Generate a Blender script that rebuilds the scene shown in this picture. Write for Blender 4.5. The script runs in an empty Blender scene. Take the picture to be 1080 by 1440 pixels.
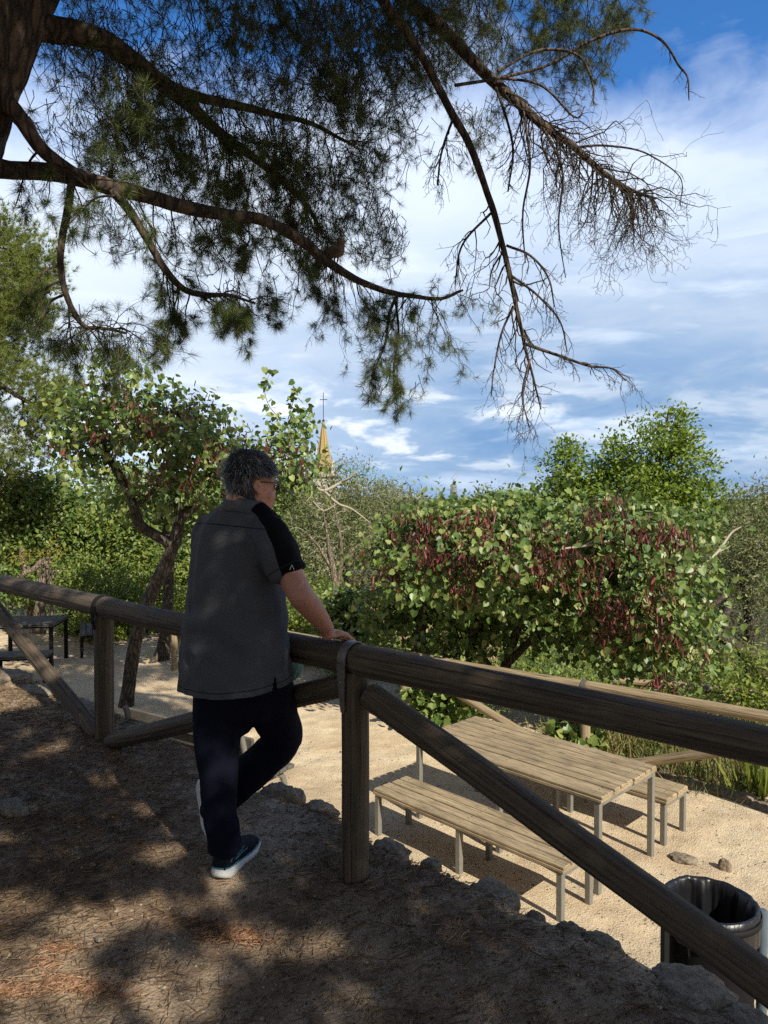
import bpy, math, random
import numpy as np
from mathutils import Vector, Matrix

rng = np.random.default_rng(7)
random.seed(7)
SC = bpy.context.scene
COL = SC.collection
F_PX = 1040.0
CAM = np.array([0.0, 0.0, 1.6])
TH = math.atan(30 / F_PX)
FWD = np.array([0, math.cos(TH), -math.sin(TH)])
UPV = np.array([0, math.sin(TH), math.cos(TH)])
SUN = np.array([0.575, -0.81, 0.78])
SUN = SUN / np.linalg.norm(SUN)


def P(px, py, Y):
    """world point seen at photo position px, py at distance Y in front of the camera"""
    r = FWD + np.array([1, 0, 0]) * (px - 540) / F_PX + UPV * (720 - py) / F_PX
    return CAM + r * (Y / r[1])


def nrm(v):
    v = np.asarray(v, float)
    return v / (np.linalg.norm(v, axis=-1, keepdims=True) + 1e-12)


# ------------------------------------------------------------------ noise
def _hash(ix, iy, iz, seed):
    n = (ix * 374761393 + iy * 668265263 + iz * 2147483647 + seed * 1274126177) & 0xFFFFFFFF
    n = ((n ^ (n >> 13)) * 1274126177) & 0xFFFFFFFF
    n = n ^ (n >> 16)
    return (n & 0xFFFF) / 65535.0


def vnoise(p, seed=0):
    p = np.asarray(p, float)
    i = np.floor(p).astype(np.int64)
    f = p - i
    u = f * f * (3 - 2 * f)
    r = 0
    for dx in (0, 1):
        for dy in (0, 1):
            for dz in (0, 1):
                w = (u[..., 0] if dx else 1 - u[..., 0]) * (u[..., 1] if dy else 1 - u[..., 1]) * (u[..., 2] if dz else 1 - u[..., 2])
                r = r + w * _hash(i[..., 0] + dx, i[..., 1] + dy, i[..., 2] + dz, seed)
    return r * 2 - 1


def fbm(p, octv=4, seed=0):
    p = np.asarray(p, float)
    a, s, r = 1.0, 0.0, 0
    for k in range(octv):
        r = r + a * vnoise(p, seed + k * 17)
        s += a
        a *= 0.5
        p = p * 2.03 + 11.3
    return r / s


def sstep(a, b, x):
    t = np.clip((x - a) / (b - a), 0, 1)
    return t * t * (3 - 2 * t)


# ------------------------------------------------------------------ mesh helpers
class Geo:
    """collects faces of any size, each with a material slot"""

    def __init__(self):
        self.V, self.F, self.n = [], [], 0   # F: (array (m,k), slot)

    def add(self, V, F, slot=0):
        V = np.asarray(V, float).reshape(-1, 3)
        F = np.asarray(F, int)
        self.V.append(V)
        self.F.append((F + self.n, slot))
        self.n += len(V)

    def mesh(self, name, smooth=False, off=None):
        V = np.concatenate(self.V) if self.V else np.zeros((0, 3))
        if off is not None:
            V = V - np.asarray(off)
        me = bpy.data.meshes.new(name)
        me.vertices.add(len(V))
        me.vertices.foreach_set('co', V.astype(np.float32).ravel())
        loops = np.concatenate([f.ravel() for f, s in self.F])
        sizes = np.concatenate([np.full(len(f), f.shape[1]) for f, s in self.F])
        slots = np.concatenate([np.full(len(f), s) for f, s in self.F])
        starts = np.concatenate([[0], np.cumsum(sizes)[:-1]])
        me.loops.add(len(loops))
        me.loops.foreach_set('vertex_index', loops.astype(np.int32))
        me.polygons.add(len(sizes))
        me.polygons.foreach_set('loop_start', starts.astype(np.int32))
        me.polygons.foreach_set('loop_total', sizes.astype(np.int32))
        me.polygons.foreach_set('material_index', slots.astype(np.int32))
        me.polygons.foreach_set('use_smooth', np.full(len(sizes), bool(smooth)))
        me.update(calc_edges=True)
        me.validate()
        return me


def base_of(o):
    l = np.zeros(3)
    while o is not None:
        l = l + np.array(o.location)
        o = o.parent
    return l


def setp(o, label=None, cat=None, group=None, kind=None):
    if label: o['label'] = label
    if cat: o['category'] = cat
    if group: o['group'] = group
    if kind: o['kind'] = kind
    return o


def empty(name, loc, label, cat, group=None):
    o = bpy.data.objects.new(name, None)
    o.location = [float(a) for a in loc]
    o.empty_display_size = 0.1
    COL.objects.link(o)
    return setp(o, label, cat, group)


def part(name, geo, mats, parent=None, smooth=False, loc=None, **kw):
    """geo is in world coordinates; it is shifted so that its origin is its own loc (or its parent's place)"""
    off = base_of(parent) if parent is not None else (np.zeros(3) if loc is None else np.asarray(loc, float))
    me = geo.mesh(name, smooth, off)
    if not isinstance(mats, (list, tuple)):
        mats = [mats]
    for m in mats:
        me.materials.append(m)
    o = bpy.data.objects.new(name, me)
    if parent is not None:
        o.parent = parent
    else:
        o.location = [float(a) for a in off]
    COL.objects.link(o)
    return setp(o, **kw)


def dup(o, parent=None):
    c = o.copy()
    COL.objects.link(c)
    if parent is not None:
        c.parent = parent
    for ch in list(o.children):
        dup(ch, c)
    return c


def box(g, c, sx, sy, sz, ax=None, slot=0, bev=0.0):
    """box with chamfered vertical and top edges; ax = 3x3 rows of axes"""
    ax = np.eye(3) if ax is None else np.asarray(ax, float)
    if bev <= 0:
        v = np.array([[x, y, z] for z in (-.5, .5) for y in (-.5, .5) for x in (-.5, .5)]) * [sx, sy, sz]
        f = [[0, 2, 3, 1], [4, 5, 7, 6], [0, 1, 5, 4], [2, 6, 7, 3], [0, 4, 6, 2], [1, 3, 7, 5]]
        g.add(v @ ax + c, f, slot)
        return
    b = bev
    hx, hy, hz = sx / 2, sy / 2, sz / 2
    def ring(ix, z):
        x, y = hx - ix, hy - ix
        c_ = b
        return [[-x + c_, -y, z], [x - c_, -y, z], [x, -y + c_, z], [x, y - c_, z], [x - c_, y, z], [-x + c_, y, z], [-x, y - c_, z], [-x, -y + c_, z]]
    R = ring(b, -hz) + ring(0, -hz + b) + ring(0, hz - b) + ring(b, hz)
    F = []
    for k in range(3):
        for i in range(8):
            j = (i + 1) % 8
            F.append([k * 8 + i, k * 8 + j, k * 8 + 8 + j, k * 8 + 8 + i])
    g.add(np.array(R) @ ax + c, F, slot)
    g.add(np.array(ring(b, -hz))[::-1] @ ax + c, [list(range(8))], slot)
    g.add(np.array(ring(b, hz)) @ ax + c, [list(range(8))], slot)


def frames(pts):
    pts = np.asarray(pts, float)
    t = np.gradient(pts, axis=0)
    t = nrm(t)
    ref = np.array([0, 0, 1.0]) if abs(t[0][2]) < 0.9 else np.array([1.0, 0, 0])
    u = nrm(np.cross(t[0], ref))
    U, W = [], []
    for k in range(len(pts)):
        u = u - t[k] * np.dot(u, t[k])
        u = nrm(u)
        U.append(u)
        W.append(np.cross(t[k], u))
    return t, np.array(U), np.array(W)


def tube(g, pts, rad, n=6, slot=0, caps=True, rough=0.0, seed=0):
    pts = np.asarray(pts, float)
    k = len(pts)
    rad = np.broadcast_to(np.asarray(rad, float), (k,))
    t, U, W = frames(pts)
    a = np.linspace(0, 2 * np.pi, n, endpoint=False)
    ring = np.cos(a)[None, :, None] * U[:, None, :] + np.sin(a)[None, :, None] * W[:, None, :]
    rr = rad[:, None, None] * np.ones((k, n, 1))
    if rough > 0:
        q = pts[:, None, :] + ring * rad[:, None, None]
        rr = rr * (1 + rough * fbm(q / max(rad.max(), 1e-3) * 1.1, 3, seed)[..., None])
    V = pts[:, None, :] + ring * rr
    i = np.arange(k - 1)[:, None] * n
    j = np.arange(n)[None, :]
    jn = (j + 1) % n
    F = np.stack([i + j, i + jn, i + n + jn, i + n + j], -1).reshape(-1, 4)
    g.add(V.reshape(-1, 3), F, slot)
    if caps and n >= 3:
        g.add(V[0][::-1], [list(range(n))], slot)
        g.add(V[-1], [list(range(n))], slot)


def smooth_line(pts, m=40):
    """Catmull-Rom through the points (any dimension)"""
    p = np.asarray(pts, float)
    p = np.vstack([2 * p[0] - p[1], p, 2 * p[-1] - p[-2]])
    n = len(p) - 3
    out = []
    for s in np.linspace(0, n - 1e-6, m):
        i = int(s)
        f = s - i
        a, b, c, d = p[i], p[i + 1], p[i + 2], p[i + 3]
        out.append(0.5 * ((2 * b) + (-a + c) * f + (2 * a - 5 * b + 4 * c - d) * f * f + (-a + 3 * b - 3 * c + d) * f ** 3))
    return np.array(out)


class TwigBatch:
    """many thin tubes of the same segment count, vectorised"""

    def __init__(self):
        self.items = {}

    def add(self, pts, rads, n=3):
        self.items.setdefault((len(pts), n), []).append((np.asarray(pts, float), np.asarray(rads, float)))

    def flush(self, g, slot=0):
        for (k, n), L in self.items.items():
            pts = np.stack([a for a, b in L])
            rad = np.stack([b for a, b in L])
            m = len(L)
            t = nrm(np.gradient(pts, axis=1))
            ref = np.where(np.abs(t[:, :, 2:3]) < 0.8, np.array([0, 0, 1.0]), np.array([1.0, 0, 0]))
            U = nrm(np.cross(t, ref))
            W = np.cross(t, U)
            a = np.linspace(0, 2 * np.pi, n, endpoint=False)
            V = pts[:, :, None, :] + rad[:, :, None, None] * (np.cos(a)[:, None] * U[:, :, None, :] + np.sin(a)[:, None] * W[:, :, None, :])
            b = (np.arange(m) * k * n)[:, None, None]
            i = (np.arange(k - 1) * n)[None, :, None]
            j = np.arange(n)[None, None, :]
            jn = (j + 1) % n
            F = np.stack([b + i + j, b + i + jn, b + i + n + jn, b + i + n + j], -1).reshape(-1, 4)
            g.add(V.reshape(-1, 3), F, slot)
        self.items = {}


def loft(g, rings, n=32, slot=0):
    """rings: (centre, u, v, exponent)"""
    a = np.linspace(0, 2 * np.pi, n, endpoint=False)
    V = []
    for c, u, v, e in rings:
        ca, sa = np.cos(a), np.sin(a)
        x = np.sign(ca) * np.abs(ca) ** (2 / e)
        y = np.sign(sa) * np.abs(sa) ** (2 / e)
        V.append(np.asarray(c) + x[:, None] * np.asarray(u) + y[:, None] * np.asarray(v))
    V = np.array(V)
    k = len(V)
    i = np.arange(k - 1)[:, None] * n
    j = np.arange(n)[None, :]
    jn = (j + 1) % n
    F = np.stack([i + j, i + jn, i + n + jn, i + n + j], -1).reshape(-1, 4)
    g.add(V.reshape(-1, 3), F, slot)
    g.add(V[0][::-1], [list(range(n))], slot)
    g.add(V[-1], [list(range(n))], slot)


def ellipsoid(g, c, ax, slot=0, n=16, m=10):
    """ax: rows are semi-axis vectors"""
    ax = np.asarray(ax, float)
    rings = []
    for k in range(m + 1):
        ph = -np.pi / 2 + np.pi * (0.03 + 0.94 * k / m)
        rings.append((np.asarray(c) + ax[2] * math.sin(ph), ax[0] * math.cos(ph), ax[1] * math.cos(ph), 2))
    loft(g, rings, n, slot)


def capsule(g, pts, rads, n=20, m=None, slot=0):
    q = np.hstack([np.asarray(pts, float), np.asarray(rads, float)[:, None]])
    q = smooth_line(q, m or (len(pts) * 6))
    d0, d1 = nrm(q[0, :3] - q[1, :3]), nrm(q[-1, :3] - q[-2, :3])
    pre = [np.append(q[0, :3] + d0 * q[0, 3] * s, q[0, 3] * math.sqrt(max(0, 1 - s * s))) for s in (.95, .7, .35)]
    post = [np.append(q[-1, :3] + d1 * q[-1, 3] * s, q[-1, 3] * math.sqrt(max(0, 1 - s * s))) for s in (.35, .7, .95)]
    q = np.vstack([pre, q, post])
    tube(g, q[:, :3], q[:, 3], n, slot)


def remesh(o, voxel, smooth_it=4):
    md = o.modifiers.new('r', 'REMESH')
    md.mode = 'VOXEL'
    md.voxel_size = voxel
    md.use_smooth_shade = True
    if smooth_it:
        s = o.modifiers.new('s', 'SMOOTH')
        s.factor = 0.5
        s.iterations = smooth_it
    bpy.context.view_layer.update()
    dg = bpy.context.evaluated_depsgraph_get()
    me = bpy.data.meshes.new_from_object(o.evaluated_get(dg))
    o.modifiers.clear()
    mats = [m for m in o.data.materials]
    o.data = me
    me.materials.clear()
    for m in mats:
        me.materials.append(m)
    me.polygons.foreach_set('use_smooth', np.ones(len(me.polygons), bool))
    return o


def get_co(me):
    a = np.empty(len(me.vertices) * 3, np.float32)
    me.vertices.foreach_get('co', a)
    return a.reshape(-1, 3).astype(float)


def get_no(me):
    a = np.empty(len(me.vertices) * 3, np.float32)
    me.vertices.foreach_get('normal', a)
    return a.reshape(-1, 3).astype(float)


def set_co(me, V):
    me.vertices.foreach_set('co', V.astype(np.float32).ravel())
    me.update()


# ------------------------------------------------------------------ materials
class NT:
    def __init__(self, name):
        self.m = bpy.data.materials.new(name)
        self.m.use_nodes = True
        self.t = self.m.node_tree
        self.b = self.t.nodes['Principled BSDF']
        self.out = self.t.nodes['Material Output']

    def n(self, typ, **kw):
        nd = self.t.nodes.new(typ)
        for k, v in kw.items():
            setattr(nd, k, v)
        return nd

    def l(self, a, b):
        self.t.links.new(a, b)

    def coord(self, kind='Object', scale=(1, 1, 1)):
        tc = self.n('ShaderNodeTexCoord')
        mp = self.n('ShaderNodeMapping')
        mp.inputs['Scale'].default_value = scale
        self.l(tc.outputs[kind], mp.inputs['Vector'])
        return mp.outputs['Vector']

    def noise(self, vec, scale, detail=4, rough=0.55, dist=0.0):
        nd = self.n('ShaderNodeTexNoise')
        nd.inputs['Scale'].default_value = scale
        nd.inputs['Detail'].default_value = detail
        nd.inputs['Roughness'].default_value = rough
        nd.inputs['Distortion'].default_value = dist
        if vec is not None:
            self.l(vec, nd.inputs['Vector'])
        return nd.outputs['Fac']

    def vor(self, vec, scale, feature='F1'):
        nd = self.n('ShaderNodeTexVoronoi', feature=feature)
        nd.inputs['Scale'].default_value = scale
        self.l(vec, nd.inputs['Vector'])
        return nd.outputs['Distance']

    def ramp(self, fac, stops):
        nd = self.n('ShaderNodeValToRGB')
        el = nd.color_ramp.elements
        while len(el) < len(stops):
            el.new(0.5)
        for e, (p, c) in zip(el, stops):
            e.position = p
            e.color = (c[0], c[1], c[2], 1) if hasattr(c, '__len__') else (c, c, c, 1)
        self.l(fac, nd.inputs['Fac'])
        return nd.outputs['Color']

    def mix(self, fac, a, b, blend='MIX'):
        nd = self.n('ShaderNodeMix', data_type='RGBA', blend_type=blend)
        for sock, v in ((nd.inputs[0], fac), (nd.inputs[6], a), (nd.inputs[7], b)):
            if hasattr(v, 'is_linked'):
                self.l(v, sock)
            elif hasattr(v, '__len__'):
                sock.default_value = (v[0], v[1], v[2], 1)
            else:
                sock.default_value = v
        return nd.outputs[2]

    def math(self, op, a, b=0.0, c=0.0):
        nd = self.n('ShaderNodeMath', operation=op)
        for i, v in enumerate((a, b, c)):
            if hasattr(v, 'is_linked'):
                self.l(v, nd.inputs[i])
            else:
                nd.inputs[i].default_value = v
        return nd.outputs[0]

    def island(self):
        return self.n('ShaderNodeNewGeometry').outputs['Random Per Island']

    def attr(self, name):
        return self.n('ShaderNodeAttribute', attribute_name=name).outputs['Fac']

    def color(self, v):
        if hasattr(v, 'is_linked'):
            self.l(v, self.b.inputs['Base Color'])
        else:
            self.b.inputs['Base Color'].default_value = (v[0], v[1], v[2], 1)
        return self

    def set(self, **kw):
        for k, v in kw.items():
            s = self.b.inputs[k.replace('_', ' ')]
            if hasattr(v, 'is_linked'):
                self.l(v, s)
            else:
                s.default_value = v
        return self

    def bump(self, h, strength=0.4, dist=0.01, prev=None):
        nd = self.n('ShaderNodeBump')
        nd.inputs['Strength'].default_value = strength
        nd.inputs['Distance'].default_value = dist
        self.l(h, nd.inputs['Height'])
        if prev is not None:
            self.l(prev, nd.inputs['Normal'])
        self.l(nd.outputs['Normal'], self.b.inputs['Normal'])
        return nd.outputs['Normal']


def leaf_mat(name, stops, trans=0.35, rough=0.5, spec=0.4):
    k = NT(name)
    col = k.ramp(k.island(), stops)
    v = k.coord('Object')
    col = k.mix(k.math('MULTIPLY', k.noise(v, 1.3, 2), 0.6), col, k.mix(0.5, col, (0.03, 0.05, 0.015)))
    k.color(col).set(Roughness=rough)
    k.b.inputs['Specular IOR Level'].default_value = spec
    tr = k.n('ShaderNodeBsdfTranslucent')
    k.l(k.mix(0.5, col, (0.22, 0.26, 0.04), 'MIX'), tr.inputs['Color'])
    mx = k.n('ShaderNodeMixShader')
    mx.inputs[0].default_value = trans
    k.l(k.b.outputs[0], mx.inputs[1])
    k.l(tr.outputs[0], mx.inputs[2])
    k.l(mx.outputs[0], k.out.inputs['Surface'])
    return k.m


def bark_mat(name, dark, light, sc=1.0, stretch=0.35, bump=0.8):
    k = NT(name)
    v = k.coord('Object', (1, 1, stretch))
    n1 = k.noise(v, 28 * sc, 5, 0.65)
    wn = k.n('ShaderNodeTexNoise')
    wn.inputs['Scale'].default_value = 9 * sc
    wn.inputs['Detail'].default_value = 4
    k.l(v, wn.inputs['Vector'])
    wa = k.n('ShaderNodeVectorMath', operation='MULTIPLY_ADD')
    k.l(wn.outputs['Color'], wa.inputs[0])
    wa.inputs[1].default_value = (.16 / sc, .16 / sc, .16 / sc)
    k.l(v, wa.inputs[2])
    vo = k.vor(wa.outputs[0], 15 * sc, 'DISTANCE_TO_EDGE')
    crack = k.ramp(vo, [(0.0, 0.0), (0.22, 1.0)])
    col = k.ramp(n1, [(0.25, dark), (0.72, light)])
    k.color(k.mix(k.math('SUBTRACT', 1.0, crack), col, [c * 0.45 for c in dark]))
    k.set(Roughness=0.9)
    h = k.math('ADD', k.math('MULTIPLY', crack, 0.7), n1)
    k.bump(h, bump, 0.02)
    return k.m


def log_mat(name, dark, light):
    k = NT(name)
    v = k.coord('Object', (1, 1, 0.03))
    g1 = k.noise(v, 60, 5, 0.6, 0.4)
    g2 = k.noise(k.coord('Object', (1, 1, 0.016)), 120, 3, 0.6)
    big = k.noise(k.coord('Object', (1, 1, 0.5)), 5, 4, 0.6)
    col = k.ramp(g1, [(0.3, dark), (0.7, light)])
    col = k.mix(k.math('MULTIPLY', big, 0.55), col, [c * 0.5 for c in dark])
    lines = k.ramp(g2, [(0.34, 0.3), (0.45, 1.0)])
    col = k.mix(1.0, col, lines, 'MULTIPLY')
    kn = k.vor(k.coord('Object', (1, 1, .45)), 6.5)
    col = k.mix(k.ramp(kn, [(0.03, 0.9), (0.1, 0.0)]), col, [c * .25 for c in dark])
    k.color(col).set(Roughness=0.82)
    k.bump(k.math('ADD', g1, k.math('MULTIPLY', lines, 0.6)), 0.55, 0.006)
    return k.m


def plank_mat(name, dark, light):
    k = NT(name)
    isl = k.island()
    cm = k.n('ShaderNodeCombineXYZ')
    k.l(k.math('MULTIPLY', isl, 37.0), cm.inputs[0])
    va = k.n('ShaderNodeVectorMath', operation='ADD')
    k.l(k.coord('Object', (0.05, 1, 1)), va.inputs[0])
    k.l(cm.outputs[0], va.inputs[1])
    vec = va.outputs[0]
    g1 = k.noise(vec, 55, 6, 0.65, 0.6)
    g2 = k.noise(vec, 170, 3, 0.6)
    big = k.noise(k.coord('Object', (0.6, 1.5, 1)), 4.5, 4, 0.6)
    col = k.ramp(g1, [(0.28, dark), (0.7, light)])
    col = k.mix(k.math('MULTIPLY', isl, 0.3), col, dark)
    col = k.mix(k.math('MULTIPLY', k.ramp(big, [(0.45, 0.0), (0.68, 1.0)]), 0.55), col, [dark[0] * .6, dark[1] * .6, dark[2] * .6])
    lines = k.ramp(g2, [(0.34, 0.35), (0.46, 1.0)])
    col = k.mix(1.0, col, lines, 'MULTIPLY')
    k.color(col).set(Roughness=0.75)
    k.bump(k.math('ADD', g1, lines), 0.35, 0.003)
    return k.m


def plain(name, col, rough=0.6, metal=0.0, var=0.25, sc=12, bump=0.0, spec=0.35):
    k = NT(name)
    n1 = k.noise(k.coord('Object'), sc, 5, 0.6)
    k.color(k.mix(n1, [c * (1 - var) for c in col], [min(1, c * (1 + var)) for c in col]))
    k.set(Roughness=rough, Metallic=metal)
    k.b.inputs['Specular IOR Level'].default_value = spec
    if bump:
        k.bump(k.noise(k.coord('Object'), sc * 6, 3), bump, 0.003)
    return k.m


M = {}
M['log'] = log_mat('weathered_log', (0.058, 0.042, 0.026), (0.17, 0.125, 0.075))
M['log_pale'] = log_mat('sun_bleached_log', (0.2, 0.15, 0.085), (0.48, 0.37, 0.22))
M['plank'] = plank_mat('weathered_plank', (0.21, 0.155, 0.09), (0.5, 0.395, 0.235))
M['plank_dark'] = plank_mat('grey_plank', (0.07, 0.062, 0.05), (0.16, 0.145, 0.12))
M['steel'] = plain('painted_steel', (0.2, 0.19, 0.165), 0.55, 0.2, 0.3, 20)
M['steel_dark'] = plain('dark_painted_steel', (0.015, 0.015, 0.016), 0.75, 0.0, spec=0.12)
M['zinc'] = plain('zinc_band', (0.2, 0.185, 0.165), 0.5, 0.6, 0.4, 30)
M['pipe'] = plain('grey_pipe', (0.085, 0.11, 0.135), 0.8, 0.0, spec=0.08)
M['bark_pine'] = bark_mat('pine_bark', (0.04, 0.027, 0.019), (0.14, 0.095, 0.062), 1.0, 0.3, 1.0)
M['bark_dark'] = bark_mat('dark_bark', (0.045, 0.034, 0.024), (0.15, 0.115, 0.08), 1.5, 0.3)
M['bark_pale'] = bark_mat('pale_bark', (0.15, 0.11, 0.075), (0.36, 0.29, 0.2), 1.5, 0.3)
M['twig'] = plain('pine_twig', (0.05, 0.037, 0.026), 0.9, 0, 0.4, 30)
M['twig_pale'] = plain('bleached_twig', (0.34, 0.3, 0.23), 0.85, 0, 0.3, 30)
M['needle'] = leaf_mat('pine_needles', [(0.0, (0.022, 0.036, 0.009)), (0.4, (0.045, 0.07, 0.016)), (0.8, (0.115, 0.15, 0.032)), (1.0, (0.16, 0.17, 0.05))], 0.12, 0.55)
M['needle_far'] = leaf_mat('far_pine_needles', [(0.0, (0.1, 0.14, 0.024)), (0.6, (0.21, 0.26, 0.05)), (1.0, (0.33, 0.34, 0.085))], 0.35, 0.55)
M['judas'] = leaf_mat('heart_leaves', [(0.0, (0.06, 0.12, 0.025)), (0.45, (0.145, 0.225, 0.05)), (0.8, (0.235, 0.31, 0.08)), (1.0, (0.38, 0.4, 0.13))], 0.3, 0.42, 0.5)
M['pod'] = leaf_mat('seed_pods', [(0.0, (0.055, 0.01, 0.012)), (0.5, (0.15, 0.022, 0.03)), (0.85, (0.28, 0.048, 0.056)), (1.0, (0.2, 0.08, 0.05))], 0.15, 0.5)
M['bright'] = leaf_mat('bright_green_leaves', [(0.0, (0.1, 0.17, 0.016)), (0.5, (0.19, 0.29, 0.028)), (1.0, (0.31, 0.39, 0.05))], 0.4, 0.45)
M['olive'] = leaf_mat('olive_leaves', [(0.0, (0.085, 0.1, 0.04)), (0.5, (0.17, 0.18, 0.075)), (1.0, (0.28, 0.28, 0.13))], 0.2, 0.5)
M['shrub'] = leaf_mat('shrub_leaves', [(0.0, (0.06, 0.12, 0.022)), (0.5, (0.15, 0.225, 0.042)), (1.0, (0.29, 0.33, 0.08))], 0.35, 0.45)
M['lime'] = leaf_mat('lime_leaves', [(0.0, (0.12, 0.18, 0.025)), (1.0, (0.33, 0.38, 0.06))], 0.4, 0.45)
M['yellow'] = leaf_mat('yellowing_leaves', [(0.0, (0.2, 0.17, 0.02)), (0.5, (0.36, 0.27, 0.03)), (1.0, (0.22, 0.22, 0.04))], 0.35, 0.5)
M['grass_dry'] = leaf_mat('dry_grass', [(0.0, (0.13, 0.14, 0.04)), (0.5, (0.27, 0.23, 0.09)), (1.0, (0.42, 0.33, 0.15))], 0.25, 0.6)
M['grass_green'] = leaf_mat('green_grass', [(0.0, (0.06, 0.1, 0.02)), (1.0, (0.16, 0.19, 0.05))], 0.3, 0.5)
M['litter'] = leaf_mat('fallen_needles', [(0.0, (0.06, 0.034, 0.02)), (0.6, (0.15, 0.085, 0.045)), (1.0, (0.3, 0.2, 0.12))], 0.05, 0.8)
M['litter_red'] = leaf_mat('orange_fallen_needles', [(0.0, (0.14, 0.062, 0.032)), (0.6, (0.27, 0.13, 0.07)), (1.0, (0.42, 0.25, 0.15))], 0.05, 0.8)
M['pebble'] = leaf_mat('pebbles', [(0.0, (0.07, 0.05, 0.035)), (0.5, (0.2, 0.145, 0.095)), (0.85, (0.33, 0.26, 0.18)), (1.0, (0.5, 0.43, 0.33))], 0.0, 0.9, 0.2)

def soil_mat():
    k = NT('earth')
    v = k.coord('Object')
    up = k.attr('upper')
    n1 = k.noise(v, 1.6, 5, 0.6)
    n2 = k.noise(v, 14, 6, 0.7)
    n3 = k.noise(v, 95, 4, 0.75)
    vo = k.vor(v, 75)
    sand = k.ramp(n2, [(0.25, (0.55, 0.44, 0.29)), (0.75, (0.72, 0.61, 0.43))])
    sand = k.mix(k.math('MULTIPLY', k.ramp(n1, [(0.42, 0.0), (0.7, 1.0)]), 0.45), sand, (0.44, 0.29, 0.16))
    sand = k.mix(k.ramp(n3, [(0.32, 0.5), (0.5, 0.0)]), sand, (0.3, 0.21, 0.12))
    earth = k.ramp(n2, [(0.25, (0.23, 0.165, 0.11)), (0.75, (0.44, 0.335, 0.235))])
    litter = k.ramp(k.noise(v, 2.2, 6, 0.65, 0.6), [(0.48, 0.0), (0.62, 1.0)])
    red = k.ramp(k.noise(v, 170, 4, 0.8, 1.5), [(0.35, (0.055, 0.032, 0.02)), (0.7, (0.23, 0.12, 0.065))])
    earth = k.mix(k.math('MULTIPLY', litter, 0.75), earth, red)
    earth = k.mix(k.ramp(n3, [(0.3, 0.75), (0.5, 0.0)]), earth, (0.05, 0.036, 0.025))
    big = k.noise(v, 0.55, 4, 0.6, 0.5)
    sand = k.mix(k.math('MULTIPLY', k.ramp(big, [(0.45, 0.0), (0.62, 1.0)]), 0.35), sand, (0.38, 0.27, 0.16))
    prints = k.vor(v, 4.2, 'SMOOTH_F1')
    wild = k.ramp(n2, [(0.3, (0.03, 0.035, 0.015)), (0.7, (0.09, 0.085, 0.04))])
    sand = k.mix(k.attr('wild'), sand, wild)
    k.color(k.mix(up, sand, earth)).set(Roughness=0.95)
    k.b.inputs['Specular IOR Level'].default_value = 0.15
    h = k.math('ADD', k.math('MULTIPLY', n3, 0.8), k.math('ADD', k.math('MULTIPLY', n2, 1.2), k.math('ADD', k.math('MULTIPLY', vo, 0.5), k.math('MULTIPLY', prints, 4.5))))
    k.bump(h, 0.75, 0.016)
    return k.m
M['soil'] = soil_mat()

def rock_mat():
    k = NT('limestone')
    v = k.coord('Object')
    n1 = k.noise(v, 9, 6, 0.7)
    n2 = k.noise(v, 45, 5, 0.7)
    col = k.ramp(n1, [(0.3, (0.15, 0.115, 0.078)), (0.55, (0.27, 0.215, 0.15)), (0.8, (0.42, 0.35, 0.26))])
    col = k.mix(k.ramp(n2, [(0.35, 0.8), (0.5, 0.0)]), col, (0.09, 0.075, 0.055))
    k.color(col).set(Roughness=0.92)
    k.bump(k.math('ADD', n1, n2), 0.8, 0.03)
    return k.m
M['rock'] = rock_mat()

# ------------------------------------------------------------------ world, sun, camera
SUN_EL = math.asin(SUN[2])
SUN_AZ = math.atan2(SUN[0], SUN[1])          # clockwise from +Y

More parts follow.
